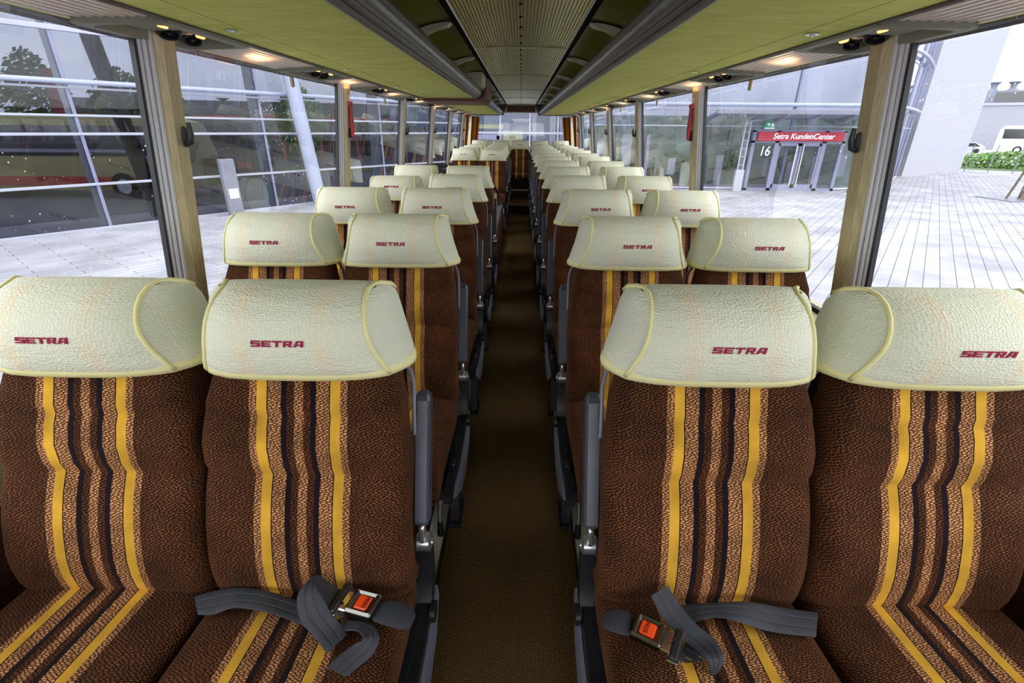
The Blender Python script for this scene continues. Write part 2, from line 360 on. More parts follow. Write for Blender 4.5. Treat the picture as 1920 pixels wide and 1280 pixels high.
# window pillars and panes
PY = [-1.66, .02, 1.70, 3.39, 5.07, 6.75, 8.43, 10.12]
XT, XB, ZT, ZB = 1.115, 1.222, z_(.245), z_(-.665)
def wx(z): return XB+(XT-XB)*(z-ZB)/(ZT-ZB)
def leaned(mb, sd, d0, d1, y0, y1):      # upright bar that follows the lean of the side; d = distance inward from the glass line
    r = []
    for z in (ZB, ZT+.02):
        x = wx(z); r.append([(X0+sd*(x-d0), y0, z), (X0+sd*(x-d0), y1, z), (X0+sd*(x-d1), y1, z), (X0+sd*(x-d1), y0, z)])
    mb.loft(r); return mb
wn = 0; tn = 9
for sd in (-1, 1):
    nm = 'left' if sd < 0 else 'right'
    for i, y in enumerate(PY):
        p = leaned(MB(), sd, -.014, .036, y-.012, y+.046)
        r = []
        for z in (ZB, ZT+.02):
            x = wx(z); r.append([(X0+sd*(x+.014), y-.034, z), (X0+sd*(x-.024), y-.034, z), (X0+sd*(x-.036), y-.012, z), (X0+sd*(x+.014), y-.012, z)])
        p.loft(r)
        ob = struct('trim_%d' % tn, p, BEIGE2, smooth=True); tn += 1
        q = MB(); 
        for a, b, d in ((-.046, -.034, .020), (-.062, -.051, .012), (-.076, -.066, .005)): leaned(q, sd, -.014, d, y+a, y+b)
        q2 = MB()
        for a, b, d in ((-.051, -.046, .008), (-.066, -.062, .002), (-.088, -.076, .001), (.046, .056, .004)): leaned(q2, sd, -.014, d, y+a, y+b)
        q.build('frame_rail', ALUW, ob); q2.build('rubber_seal', GASK, ob)
    ys = PY+[Y_REAR]
    for i in range(len(ys)-1):
        wn += 1
        g = MB(); z0, z1 = ZB-.01, ZT+.03
        g.add([(X0+sd*(wx(z0)+.012), ys[i]+.06, z0), (X0+sd*(wx(z0)+.012), ys[i+1]-.085, z0), (X0+sd*(wx(z1)+.012), ys[i+1]-.085, z1), (X0+sd*(wx(z1)+.012), ys[i]+.06, z1)], [(0, 1, 2, 3)])
        struct('window_%d' % wn, g, BUSGLASS)
# rear end
rw = MB().box(-1.26, 1.24, Y_REAR, Y_REAR+.06, -1.0, z_(-.62)); struct('wall_back', rw, WALLC)
rw2 = MB().box(-1.26, -1.14, Y_REAR, Y_REAR+.06, z_(-.62), z_(.62)).box(1.12, 1.24, Y_REAR, Y_REAR+.06, z_(-.62), z_(.62)).box(-1.14, 1.12, Y_REAR, Y_REAR+.06, z_(.33), z_(.62)); struct('wall_back.001', rw2, CREAMP)
wn += 1; g = MB().add([(-1.15, Y_REAR+.02, z_(-.63)), (1.13, Y_REAR+.02, z_(-.63)), (1.13, Y_REAR+.02, z_(.34)), (-1.15, Y_REAR+.02, z_(.34))], [(0, 1, 2, 3)]); struct('window_%d' % wn, g, BUSGLASS)
shelf = MB().box(-1.2, 1.18, 11.55, Y_REAR, z_(-.66), z_(-.62)); struct('trim_%d' % tn, shelf, WALLC); tn += 1
bp = MB().rbox(-.31, .29, 11.3, 11.36, z_(.325), z_(.455), .012); tag(bp.build('header_panel', BROWNP), 'dark brown panel closing the ceiling above the rear window', 'panel')

# ribbed ceiling panels
seams = [-1.7, 0.0, 1.72, 3.43, 5.14, 6.92, 8.67, 11.3]
for a, b, nm in zip(seams, seams[1:], ['behind the viewer', 'just overhead', 'nearest in view', 'second in view', 'third in view', 'fourth in view', 'farthest, above the rear']):
    m = MB(); N = 38; pr = []
    for k in range(N):
        for fx, dz in ((0, 0), (.70, 0), (.74, .007), (.96, .007)):
            t = (k+fx)/N; pr.append((X0-.285+.57*t, z_(.452+.010*(1-(2*t-1)**2)+dz)))
    m.loft([[(x, a+.006, z) for x, z in pr], [(x, b-.006, z) for x, z in pr]], caps=False, closed=False)
    o = tag(thing('ceiling_panel', 'ribbed metal ceiling panel, %s' % nm, 'ceiling panel', (0, 0, 0), group='ribbed ceiling panels'))
    m.build('ribbed_sheet', CEIL, o)
    MB().rbox(X0-.285, X0+.285, b-.008, b+.004, z_(.449), z_(.456), .002).build('seam_strip', BEIGEP, o)
    n = 7; d = MB()
    for k in range(n):
        y = a+(k+.5)*(b-a)/n; MB_ = d.cyl((X0, y, z_(.4605)), (0, 0, 1), .007, .006, 12)
    d.build('vent_holes', BLK, o)
for sd, nm in ((-1, 'left'), (1, 'right')):
    # black strip beside the ribs, olive cove, green-bottomed luggage rack
    s_ = MB().prism(mir([(.284, z_(.446)), (.289, z_(.441)), (.312, z_(.443)), (.318, z_(.47)), (.284, z_(.47))], sd), 'y', Y_FRONT, 11.3)
    tag(s_.build('ceiling_channel', BLK), 'black channel along the %s edge of the ribbed ceiling' % nm, 'channel')
    s_ = MB().prism(mir([(.281, z_(.449)), (.284, z_(.445)), (.286, z_(.448)), (.284, z_(.455))], sd), 'y', Y_FRONT, 11.3)
    tag(s_.build('ceiling_bead', ALU), 'thin metal bead beside the ribbed ceiling, %s side' % nm, 'bead')
    cv = MB(); pf = [(.312, .462), (.36, .460), (.42, .452), (.50, .432), (.60, .398), (.72, .355), (.84, .32), (.84, .33), (.72, .37), (.60, .412), (.50, .446), (.42, .466), (.36, .474), (.312, .476)]
    cv.prism(mir([(x, z_(z)) for x, z in pf], sd), 'y', Y_FRONT, 11.25); o = struct('ceiling.00%d' % (1 if sd < 0 else 2), cv, OLIVE, smooth=True)
    rk = thing('luggage_rack', 'long %s overhead rack with green suede underside and dark rubber edge' % nm, 'luggage rack', (X0+sd*.45, 1.0, z_(.27)))
    inv = Matrix.Translation(-rk.location)
    def rp(poly, y0, y1, name, mat, smooth=False):
        m = MB().prism(mir([(x, z_(z)) for x, z in poly], sd), 'y', y0, y1); m.v = [tuple(inv @ Vector(p)) for p in m.v]
        if smooth:   # cut the run so that it shades well
            pass
        return m.build(name, mat, rk, smooth)
    rp([(.435, .2695), (.838, .2695), (.838, .30), (.45, .30)], Y_FRONT, 11.2, 'bottom_panel', GREEN)
    rp([(.842, .2690), (.945, .2665), (.945, .30), (.842, .30)], Y_FRONT, 11.2, 'access_flap', GREEN)
    rp([(.44, .262), (.428, .258), (.418, .262), (.414, .272), (.408, .268), (.400, .276), (.397, .284), (.392, .280), (.384, .292), (.384, .33), (.43, .33), (.45, .30), (.45, .268)], Y_FRONT, 11.2, 'lower_edge_trim', RUBBER, True)
    rp([(.384, .290), (.374, .300), (.369, .315), (.371, .332), (.381, .347), (.395, .353), (.408, .350), (.415, .335), (.41, .31), (.40, .29)], Y_FRONT, 11.2, 'rounded_edge_trim', GLOSSR, True)
    rp([(.41, .30), (.83, .30), (.83, .315), (.41, .315)], Y_FRONT, 11.2, 'shelf', OLIVE)
    rp([(.945, .262), (.953, .258), (.957, .268), (.957, .30), (.945, .30)], Y_FRONT, 11.2, 'metal_bead', RUBBER)
    for k, y in enumerate([1.5, 2.65, 3.85, 5.05, 6.25, 7.45, 8.65, 9.85]):
        if sd < 0 and y > 4.9 and y < 6: continue
        pf2 = [(.325, .452), (.345, .438), (.40, .425), (.50, .385), (.56, .35), (.60, .345), (.60, .375), (.52, .412), (.42, .442), (.36, .452)]
        rp(pf2, y, y+.065, 'bracket', BEIGEP)
        m = MB().cyl((X0+sd*.352, y+.0, z_(.4445)), (0, 1, 0), .006, .014, 10); m.v = [tuple(inv @ Vector(p)) for p in m.v]; m.build('screw', ALU, rk.children[-1])
    for y in [1.0, 1.70, 2.75, 3.83, 4.9, 5.98, 7.05, 8.13, 9.2, 10.3]:
        m = MB().cyl((X0+sd*.872, y, z_(.2655)), (0, 0, 1), .019, .006, 20); m.box(X0+sd*.872-.003, X0+sd*.872+.003, y-.013, y+.013, z_(.2595), z_(.264))
        m.v = [tuple(inv @ Vector(p)) for p in m.v]; m.build('latch', CHROME, rk, True)
    # cap where the rack stops
    m = MB().prism(mir([(x, z_(z)) for x, z in [(.36, .262), (.45, .255), (.96, .25), (.96, .44), (.30, .475), (.30, .44), (.355, .30)]], sd), 'y', 11.2, 11.235); m.v = [tuple(inv @ Vector(p)) for p in m.v]; m.build('end_cap', RUBBER, rk)
    # ribbed light panels and service units, alternating
    yc = [.55, 1.69, 2.82, 3.95, 5.08, 6.21, 7.34, 8.47, 9.60, 10.73]
    ordn = ['nearest', 'second', 'third', 'fourth', 'fifth', 'sixth', 'seventh', 'eighth', 'ninth', 'tenth']
    for k, y in enumerate(yc):
        # service unit
        o = thing('service_unit', 'grey service unit with black air nozzles over the %s seats, %s from the camera' % (nm, ordn[k]), 'service unit', (X0+sd*1.035, y, z_(.2545)), 0, 'overhead service units')
        def F(x, yy, dz):      # x = distance from the centre line
            return (sd*(x-1.035), yy-.12*((x-1.035)/.18), -.13*(x-1.035)+dz)
        def loop(i, dz, r=.02):
            xa, xb, ya, yb = .946+i, 1.126-i, -.235+i, .235-i
            return [F(xa+r, ya, dz), F(xb-r, ya, dz), F(xb, ya+r, dz), F(xb, yb-r, dz), F(xb-r, yb, dz), F(xa+r, yb, dz), F(xa, yb-r, dz), F(xa, ya+r, dz)]
        m = MB().loft([loop(0, .006), loop(0, -.006), loop(.004, -.012), loop(.024, -.013), loop(.028, -.008), loop(.032, .030, .012)], caps=False); m.build('housing', PSU, o, True)
        m = MB().loft([loop(.031, .026, .012), loop(.031, .032, .012)])
        m.loft([[F(xx_, yy_, .028) for xx_, yy_ in ((.985, -.165), (1.085, -.165), (1.085, -.03), (.985, -.03))], [F(xx_, yy_, .002) for xx_, yy_ in ((.995, -.155), (1.075, -.155), (1.075, -.04), (.995, -.04))]])
        m.build('recess_tray', PSU, o)
        for yy in (.0, .115):
            a = MB(); T = Matrix.Translation((sd*.020, yy, .004)) @ Matrix.Rotation(sd*.25, 4, 'Y') @ Matrix.Rotation(-.35, 4, 'X')
            for (r0_, h0, z0_) in ((.030, .022, .012),):
                pass
            ring = []
            for (rr_, zz_) in ((.026, .030), (.031, .018), (.032, -.006), (.028, -.010), (.024, -.008), (.022, .004), (.008, .006), (.006, -.006), (.001, -.008)):
                ring.append([T @ Vector((rr_*math.cos(t), rr_*math.sin(t), zz_)) for t in [2*PI*q/20 for q in range(20)]])
            a.loft(ring); nz_ = a.build('air_nozzle', BLACK, o, True)
            b = MB(); b.loft([[T @ Vector((rr_*math.cos(t), rr_*math.sin(t), zz_)) for t in [2*PI*q/20 for q in range(20)]] for rr_, zz_ in ((.033, .024), (.0335, .014), (.030, .012), (.026, .03))]); b.build('chrome_ring', CHROME, nz_, True)
        for yy in (-.115, .06):
            MB().rbox(sd*-.038-.006, sd*-.038+.006, yy-.018, yy+.018, -.004, .012, .003).build('reading_lamp', LAMP, o)
        MB().rbox(sd*.0-.012, sd*.0+.012, .045, .07, .006, .024, .003).rbox(sd*.03-.012, sd*.03+.012, .045, .07, .006, .024, .003).build('call_button', BEIGEP, o)
    ee = [-.5]+yc+[11.2]
    for k in range(len(ee)-1):
        a, b = ee[k]+.236, ee[k+1]-.236
        if k == 0: a = -1.5
        if k == len(ee)-2: b = 11.2
        if b-a < .05: continue
        o_lab = 'pale ribbed light panel %s the %s service unit on the %s side' % ('beyond' if k else 'before', ordn[max(k-1, 0)], nm); o_loc = (X0+sd*1.035, (a+b)/2, z_(.2545))
        m = MB(); pr = []; n = 9; L = (b-a)/2
        for q in range(n*4+1):
            x = .948+.172*q/(n*4); pr.append((x, .0035 if q % 4 in (1, 2) else 0))
        m.loft([[(sd*(x-1.035), -L-.12*((x-1.035)/.18), -.13*(x-1.035)+dz) for x, dz in pr], [(sd*(x-1.035), L-.12*((x-1.035)/.18), -.13*(x-1.035)+dz) for x, dz in pr]], caps=False, closed=False)
        o = m.build('light_panel', STRIP, None, False, o_loc); tag(o, o_lab, 'light panel', 'ribbed light panels')
        if k and k < 10:
            li = bpy.data.lights.new('lamp_glow', 'AREA'); li.shape = 'RECTANGLE'; li.size = .05; li.size_y = .10; li.energy = .12; li.color = (1, .55, .28)
            lo = bpy.data.objects.new('lamp_glow', li); COL.objects.link(lo); lo.parent = o; lo.location = (sd*.01, 0, -.035); lo.rotation_euler = (PI, 0, 0)

# brown wrap around the left rack near the middle door
m = MB(); pts = [(.955, .268), (.45, .268), (.40, .27), (.365, .295), (.355, .335), (.36, .40), (.345, .446)]; off = [(.955, .242), (.45, .242), (.385, .246), (.345, .275), (.332, .33), (.336, .40), (.318, .446)]
m.loft([[(X0-p[0], 5.25, z_(p[1])), (X0-q[0], 5.25, z_(q[1])), (X0-q[0], 6.15, z_(q[1])), (X0-p[0], 6.15, z_(p[1]))] for p, q in zip(pts, off)])
tag(m.build('rack_band', BROWNP, None, True), 'glossy brown band wrapped around the left overhead rack', 'rack band')
m = MB().prism([(X0-x, z_(z)) for x, z in [(.335, .445), (.342, .36), (.37, .345), (.41, .352), (.52, .35), (.52, .43), (.42, .446)]], 'y', 4.75, 5.24)
tag(m.build('rack_cover', BEIGEP), 'beige cover plate in the left rack beside the brown band', 'cover plate')

# ------------------------------------------------------------------ coach seat
K = 1.045
def sc(p): return (p[0]*K, p[1]*K, p[2]*K)
def interp(tbl, t):
    for (a, va), (b, vb) in zip(tbl, tbl[1:]):
        if t <= b:
            f = (t-a)/(b-a); f = max(0, min(1, f)); f = f*f*(3-2*f) if False else f; return va+(vb-va)*f
    return tbl[-1][1]
def ring_se(cx, hw, hd, n, zf, yc_, npt=56, e=5.5, bulge=0):   # superellipse ring in x/y, starting at the front centre
    out = []
    for k in range(npt):
        t = -PI/2+2*PI*k/npt; c, s = math.cos(t), math.sin(t)
        x = hw*math.copysign(abs(c)**(2/e), c); y = hd*math.copysign(abs(s)**(2/e), s)
        out.append((cx+x, yc_+y, zf))
    return out
def uv_ring(ring, v):
    n = len(ring); out = [0]*n; a = 0
    for k in range(1, n//2+1): a += (Vector(ring[k])-Vector(ring[k-1])).length; out[k] = a
    a = 0
    for k in range(n-1, n//2, -1): a -= (Vector(ring[k])-Vector(ring[(k+1) % n])).length; out[k] = a
    return [(u, v) for u in out]
def backrest():
    # front profile (z -> y), with two tucks and the bulges between them
    m = MB(); rings = []; uvs = []
    zs = [.425, .430, .44, .455, .475, .50, .54, .58, .62, .66, .70, .73, .75, .762, .768, .774, .79, .81, .83, .85, .868, .880, .886, .892, .905, .93, .96, .99, 1.03, 1.06, 1.08, 1.088]
    zs = [z if z > .75 else .75-(.75-z)*.28/.325 for z in zs]
    Y = [(.47, .03), (.478, .0), (.49, -.026), (.51, -.044), (.55, -.053), (.60, -.048), (.66, -.032), (.70, -.016), (.74, .004), (.768, .022), (.79, .017), (.83, .020), (.868, .036), (.886, .048), (.905, .050), (.95, .072), (1.0, .088), (1.05, .105), (1.088, .13)]
    v = 0; prev = None
    for z in zs:
        y = interp(Y, z); th = .052
        hw = interp([(.42, .205), (.80, .205), (.90, .195), (.96, .178), (1.0, .160), (1.09, .12)], z)
        sh = 1
        if z < .50: sh = .80+.20*max(0, (z-.47)/.03)**.5
        if z > 1.05: th *= .7
        r = ring_se(0, hw*(.93+.07*sh), th*sh, 0, z, y+.052)
        # front face slightly hollow in the middle, bolster edges forward
        r2 = []
        for (x, yy, zz) in r:
            if yy < y+.052: yy += -.010*(abs(x)/hw)**2*(1 if abs(x) < hw*.86 else max(0, (hw-abs(x))/(hw*.14))) * (1 if z < 1.0 else 0)
            r2.append((x, yy, zz))
        r2 = [sc(p) for p in r2]
        if prev: v += (Vector(r2[0])-Vector(prev)).length
        prev = r2[0]; rings.append(r2); uvs += uv_ring(r2, v)
    m.loft(rings, True, True, uvs); return m
# teardrop head cushion profile (y, z), from the front hem over the top to the back hem
HP = [(.044, .974), (.036, .984), (.029, .998), (.023, 1.016), (.019, 1.036), (.019, 1.056), (.026, 1.078), (.040, 1.098), (.060, 1.114), (.088, 1.125), (.120, 1.130), (.152, 1.129), (.184, 1.121), (.210, 1.105), (.225, 1.082), (.230, 1.052), (.222, 1.022), (.208, .998), (.196, .980), (.190, .966)]
def hpt(i, t):   # t in [-1,1] across
    y, z = HP[i]; a = abs(t)
    wt = interp([(.96, .178), (.985, .172), (1.015, .158), (1.05, .148), (1.09, .142), (1.135, .136)], z)
    if y > .10: wt += .026*min(1, (y-.10)/.08)
    cy, cz = .13, 1.05
    sh = 1-.055*a**6
    back = .030*a**3
    zz = cz+(z-cz)*sh if z > 1.0 else z
    if z < .99 and y < .1: zz = z-.004*a**2
    return (t*wt, cy+(y-cy)*sh+back*max(0, min(1, (.17-y)/.06)), zz)
def cover():
    m = MB(); ts = [-1, -.985, -.95, -.9, -.8, -.65, -.5, -.33, -.16, 0, .16, .33, .5, .65, .8, .9, .95, .985, 1]
    n = len(HP); arc = [0]
    for a, b in zip(HP, HP[1:]): arc.append(arc[-1]+math.dist(a, b))
    rings = [[sc(hpt(i, t)) for i in range(n)] for t in ts]; uv = []
    for j, t in enumerate(ts): uv += [(rings[j][i][0], arc[i]) for i in range(n)]
    m.loft(rings, False, False, uv)
    for s in (-1, 1):   # side panels, swelling outward
        base = [Vector(sc(hpt(i, s))) for i in range(n)]; vs = []; uv = []; fs = []
        fr_ = base[:n//2]; bk = list(reversed(base[n//2:])); q = len(fr_); S = 7
        for a in range(q):
            for b in range(S):
                f = b/(S-1); p = fr_[a].lerp(bk[a], f); p = p+Vector((s*.018*math.sin(PI*f)*(1-.4*(a/(q-1))**3), 0, 0)); vs.append(p); uv.append((p.y+.3, p.z))
        for a in range(q-1):
            for b in range(S-1): fs.append((a*S+b, (a+1)*S+b, (a+1)*S+b+1, a*S+b+1))
        m.add(vs, fs, uv)
    return m
def hempath(off=.003, dz=0, so=None):
    so = off if so is None else so
    pts = []
    for t in [-1, -.9, -.7, -.4, 0, .4, .7, .9, 1]: x, y, z = hpt(0, t); pts.append((x, y-off, z+dz))
    n = len(HP); a = hpt(0, 1); b = hpt(n-1, 1)
    side = [(a[0]+(b[0]-a[0])*f+.018*math.sin(PI*f)+so, a[1]+(b[1]-a[1])*f, a[2]+(b[2]-a[2])*f+dz) for f in (.2, .4, .6, .8, 1)]
    back = [(b[0]*t, b[1]+off, b[2]+dz) for t in (.8, .4, 0, -.4, -.8)]
    pts = pts+side+back+[(-x, y, z) for x, y, z in reversed(side)]
    return pts
def hem():
    m = MB(); lo = [sc(p) for p in hempath(.0025, -.006)]; hi = [sc(p) for p in hempath(.0075, .013, -.003)]; mid = [sc(p) for p in hempath(.0055, .004, .0028)]
    inn = [sc(p) for p in hempath(-.004, -.006)]
    uv = []
    for ring in (hi, mid, lo, inn): uv += [(i*.02, p[2]) for i, p in enumerate(ring)]
    m.loft([hi, mid, lo, inn], False, True, uv); return m
def piping(s):
    m = MB()
    m.tube([Vector(sc(hpt(i, s)))+Vector((s*.0008, 0, 0)) for i in range(0, len(HP)-6)], .0048, 6)
    return m
LET = {  # strokes on a 10 x 8 grid
 'S': [(0, 6.1, 10, 8), (0, 3.2, 2.6, 7), (0, 3.2, 10, 5), (7.4, 0, 10, 5), (0, 0, 10, 1.9)],
 'E': [(0, 0, 2.6, 8), (0, 6.1, 10, 8), (0, 3.1, 9.2, 4.9), (0, 0, 10, 1.9)],
 'T': [(0, 6.1, 10, 8), (3.7, 0, 6.3, 7)],
 'R': [(0, 0, 2.6, 8), (0, 6.2, 9.0, 8), (6.9, 3.6, 9.4, 7.5), (0, 2.9, 8.4, 4.6), [(6.9, 0), (10, 0), (7.4, 3.2), (4.6, 3.2)]],
 'A': [[(-.6, 0), (2.0, 0), (4.6, 8), (2.4, 8)], (2.4, 6.1, 9.8, 8), (7.3, 0, 9.9, 8), (1.2, 1.9, 9.8, 3.6)]}
def logo():
    m = MB(); 
    def S(x, zz, off):     # place on the front of the cover
        best = None
        for i in range(len(HP)-12):
            a = hpt(i, x/.19); b = hpt(i+1, x/.19)
            if a[2] <= zz <= b[2]: f = (zz-a[2])/(b[2]-a[2]); return (x, a[1]+(b[1]-a[1])*f-off, zz+off*.4)
        return (x, .02-off, zz)
    w, h, gap = .0158, .0115, .0032; tot = 5*w+4*gap; x0 = -tot/2
    for k, ch in enumerate('SETRA'):
        for st_ in LET[ch]:
            q = []
            for (u, v) in (st_ if isinstance(st_, list) else [(st_[0], st_[1]), (st_[2], st_[1]), (st_[2], st_[3]), (st_[0], st_[3])]):
                X = x0+k*(w+gap)+u/10*w+(v/8)*.0022; Z = 1.047+v/8*h; q.append((X, Z))
            f = [sc(S(x, z, .0022)) for x, z in q]; bk = [sc(S(x, z, -.001)) for x, z in q]
            m.add(f+bk, [(0, 1, 2, 3), (7, 6, 5, 4), (0, 4, 5, 1), (1, 5, 6, 2), (2, 6, 7, 3), (3, 7, 4, 0)])
    return m
def cushion():
    m = MB(); rings = []; uvs = []; v = 0; prev = None; DY, DZ = -.036, .046
    # stations run from the back to the rounded front; ring lies in x/z
    for (y, zt, th, hw) in [(.085, .455, .03, .18), (.08, .462, .05, .195), (.06, .468, .058, .202), (.02, .470, .06, .203), (-.04, .474, .06, .204), (-.12, .480, .06, .204), (-.20, .487, .062, .204), (-.28, .492, .064, .204), (-.34, .492, .064, .204), (-.39, .484, .062, .204), (-.42, .468, .056, .203), (-.438, .448, .044, .202), (-.446, .430, .028, .194)]:
        r = []
        for k in range(56):
            t = PI/2-2*PI*k/56; c, s = math.cos(t), math.sin(t); e = 5
            x = hw*math.copysign(abs(c)**(2/e), c); z = th*math.copysign(abs(s)**(2/e), s)
            if s > 0: z += -.010*(1-(abs(x)/hw)**2)*0+.004*math.cos(x/hw*PI/2)
            r.append(sc((x, y+DY, zt+DZ-th+z)))
        if prev: v += (Vector(r[0])-Vector(prev)).length
        prev = r[0]; rings.append(r); uvs += uv_ring(r, v)
    m.loft(rings, True, True, uvs); return m
def make_seat(s):   # s: +1 armrest at +x, -1 at -x, 0 none
    root = bpy.data.objects.new('passenger_chair', None); COL.objects.link(root); root.empty_display_size = .1
    b = backrest().build('backrest', FAB, root, 'all')
    c = cover().build('headrest_cover', COVER, root, 'all'); c['label'] = 'cream seersucker headrest cover with yellow hem and burgundy lettering'
    hem().build('hem', HEM, c, 'all'); [piping(q).build('piping', HEM, c, 'all') for q in (-1, 1)]; logo().build('printed_logo', LOGO, c)
    cu = cushion().build('seat_cushion', FAB, root, 'all')
    m = MB()   # shell behind the backrest
    m.loft([[sc((-w_, y_, z0_)), sc((w_, y_, z0_)), sc((w_*.96, y_+.014, z0_)), sc((-w_*.96, y_+.014, z0_))] for w_, y_, z0_ in ((.18, .055, .44), (.19, .050, .55), (.19, .085, .72), (.185, .118, .83), (.155, .165, .94))]); m.build('back_shell', BLACK, root)
    for q in (-1, 1):
        m = MB().tube([sc(p) for p in [(q*.190, .150, .955), (q*.198, .158, .93), (q*.202, .155, .90), (q*.203, .135, .86), (q*.203, .12, .80)]], .0045, 10); m.build('edge_rail', GREYP, root, True)
    # under-seat frame and legs
    m = MB().box(-.21*K, .21*K, -.39*K, .03*K, .360*K, .398*K); fr_ = m.build('seat_frame', STEEL, root)
    a = s if s else 1
    for (xx, sl) in ((.19, 1),) if s else ((-.18, 1), (.18, 1)):
        xx = xx*a if s else xx
        for (y0, y1) in ((-.10, -.02), (-.02, -.10)):
            m = MB(); w = .016
            m.loft([[sc((xx-w, y0-.02, .38)), sc((xx+w, y0-.02, .38)), sc((xx+w, y0+.02, .38)), sc((xx-w, y0+.02, .38))], [sc((xx-w, y1-.025, .012)), sc((xx+w, y1-.025, .012)), sc((xx+w, y1+.015, .012)), sc((xx-w, y1+.015, .012))]])
            m.rbox((xx-.024)*K, (xx+.024)*K, (y1-.05)*K, (y1+.03)*K, .007, .022, .004); m.build('leg', STEEL, root)
    m = MB().cyl(sc((0, .03, .45)), (1, 0, 0), .011, .40*K, 12); m.build('pivot_bar', STEEL, root, True)
    if s:
        x = .2155*s
        # armrest, folded up beside the backrest
        def blk(name, mat, y0, z0, y1, z1, w, d, r=.007, sm=False, par=root):
            p0, p1 = Vector((x*K, y0*K, z0*K)), Vector((x*K, y1*K, z1*K)); ax = (p1-p0); L = ax.length; ax.normalize()
            yv = Vector((1, 0, 0)); zv = ax; xv = Vector((0, -zv.z, zv.y)) * -1
            Mx = Matrix((yv, Vector((0, ax.z, -ax.y)), ax)).transposed().to_4x4(); Mx.translation = p0
            q = MB(); rg = []
            for (zz, e) in ((0, .008), (.003, .003), (.009, 0), (L-.022, 0), (L-.010, .004), (L-.003, .010), (L, .016)):
                rg.append([Mx @ Vector((u*(w/2-e*.6), v*(d/2-e), zz)) for u, v in ((-1, -.72), (-.72, -1), (.72, -1), (1, -.72), (1, .72), (.72, 1), (-.72, 1), (-1, .72))])
            q.loft(rg); return q.build(name, mat, par, sm)
        ar = blk('armrest', PAD, .072, .60, .185, .872, .036, .050)
        m = MB().rbox((x-.007)*K, (x+.007)*K, .052*K, .078*K, .555*K, .605*K, .004); 
        m.tube([sc((x-.018, .072, .545)), sc((x-.014, .072, .545))], [.015, .0215], 28); m.cyl(sc((x, .072, .545)), (1, 0, 0), .0225, .028, 28); m.tube([sc((x+.014, .072, .545)), sc((x+.018, .072, .545))], [.0215, .015], 28)
        m.cyl(sc((x+s*.019, .072, .545)), (1, 0, 0), .009, .004, 16)
        m.build('armrest_hinge', ALU, root, True)
        m = MB(); m.loft([[sc(p) for p in [(x-.016, yy-hd, zz-dz), (x+.016, yy-hd, zz-dz), (x+.016, yy+hd, zz+dz), (x-.016, yy+hd, zz+dz)]] for yy, zz, hd, dz in ((.078, .525, .020, 0), (.074, .46, .022, 0), (.060, .405, .026, 0), (.045, .385, .03, 0))])
        m.loft([[sc(p) for p in [(x-.014, yy, zz-h), (x+.014, yy, zz-h), (x+.016, yy, zz), (x-.012, yy, zz)]] for yy, zz, h in ((.085, .405, .05), (.03, .400, .075), (-.06, .392, .085), (-.16, .392, .08), (-.26, .402, .065), (-.33, .408, .06), (-.38, .400, .05), (-.40, .385, .03))])
        m.build('side_cover', BLACK, root, True)
        m = MB().prism([(y*K, z*K) for y, z in [(.09, .385), (-.02, .36), (-.20, .355), (-.34, .375), (-.385, .365), (-.33, .325), (-.22, .255), (-.10, .235), (.04, .27), (.10, .34)]], 'x', min((x+s*.014)*K, (x+s*.019)*K), max((x+s*.014)*K, (x+s*.019)*K)); m.build('side_plate', GREYP, root)
        m = MB().cyl(sc((x+s*.021, .02, .385)), (1, 0, 0), .024, .012, 24); m.build('recliner_disc', BLACK, root, True)
        m = MB().rbox((x-.010)*K, (x+.010)*K, -.30*K, -.26*K, .40*K, .425*K, .005); m.build('side_end_block', BLACK, root); MB().cyl(sc((x, -.21, .42)), (0, 0, 1), .008, .035, 12).build('recline_button', BLACK, root, True)
        m = MB().tube([sc((x-s*.03, -.36, .36)), sc((x-s*.03, -.385, .30)), sc((x-s*.03, -.385, .26))], .006, 10); lv = m.build('release_rod', ALU, root, True)
        m = MB().tube([sc((x-s*.03, -.385, .27)), sc((x-s*.03, -.388, .22))], [.009, .012], 12); m.build('knob', BLACK, lv, True)
    else:
        for q in (-1, 1):
            m = MB().tube([sc((q*.198, .0, .40)), sc((q*.199, .02, .50)), sc((q*.198, .05, .56))], .007, 8); m.build('belt_anchor', BLACK, root, True)
    return root
ROWN = ['first', 'second', 'third', 'fourth', 'fifth', 'sixth', 'seventh', 'eighth', 'ninth', 'tenth', 'eleventh', 'twelfth']
protos = {}
def place_seat(kind, x, y, zoff, label, group, rec=0):
    if kind not in protos: protos[kind] = make_seat(kind); r = protos[kind]
    else: r = copy_tree(protos[kind])
    r.location = (x, y, PZ-.003+zoff); tag(r, label, 'seat', group)
    if rec:
        P = Vector((0, .05*K, .44*K)); Mx = Matrix.Translation(P) @ Matrix.Rotation(math.radians(-rec), 4, 'X') @ Matrix.Translation(-P)
        for c in r.children:
            if c.name.split('.')[0] in ('backrest', 'headrest_cover', 'back_shell', 'edge_rail'): c.matrix_basis = Mx
    return r
XLW, XLA, XRA, XRW = -.876, -.441, .398, .842
PITCH = .835; Y1 = .778
jit = random.Random(3)
for k in range(12):
    y = Y1+PITCH*k
    for nm, x, kd in (('aisle', XRA, -1), ('window', XRW, 0)):
        place_seat(kd, x, y, 0, 'brown striped coach seat with cream headrest cover, right-hand %s seat, %s row from the camera' % (nm, ROWN[k]), 'right-hand %s seats' % nm, 0 if k < 2 else jit.uniform(-1, 1))
lrows = [(Y1+PITCH*k, 0) for k in range(5)]+[(7.86+.79*k, 0) for k in range(4)]
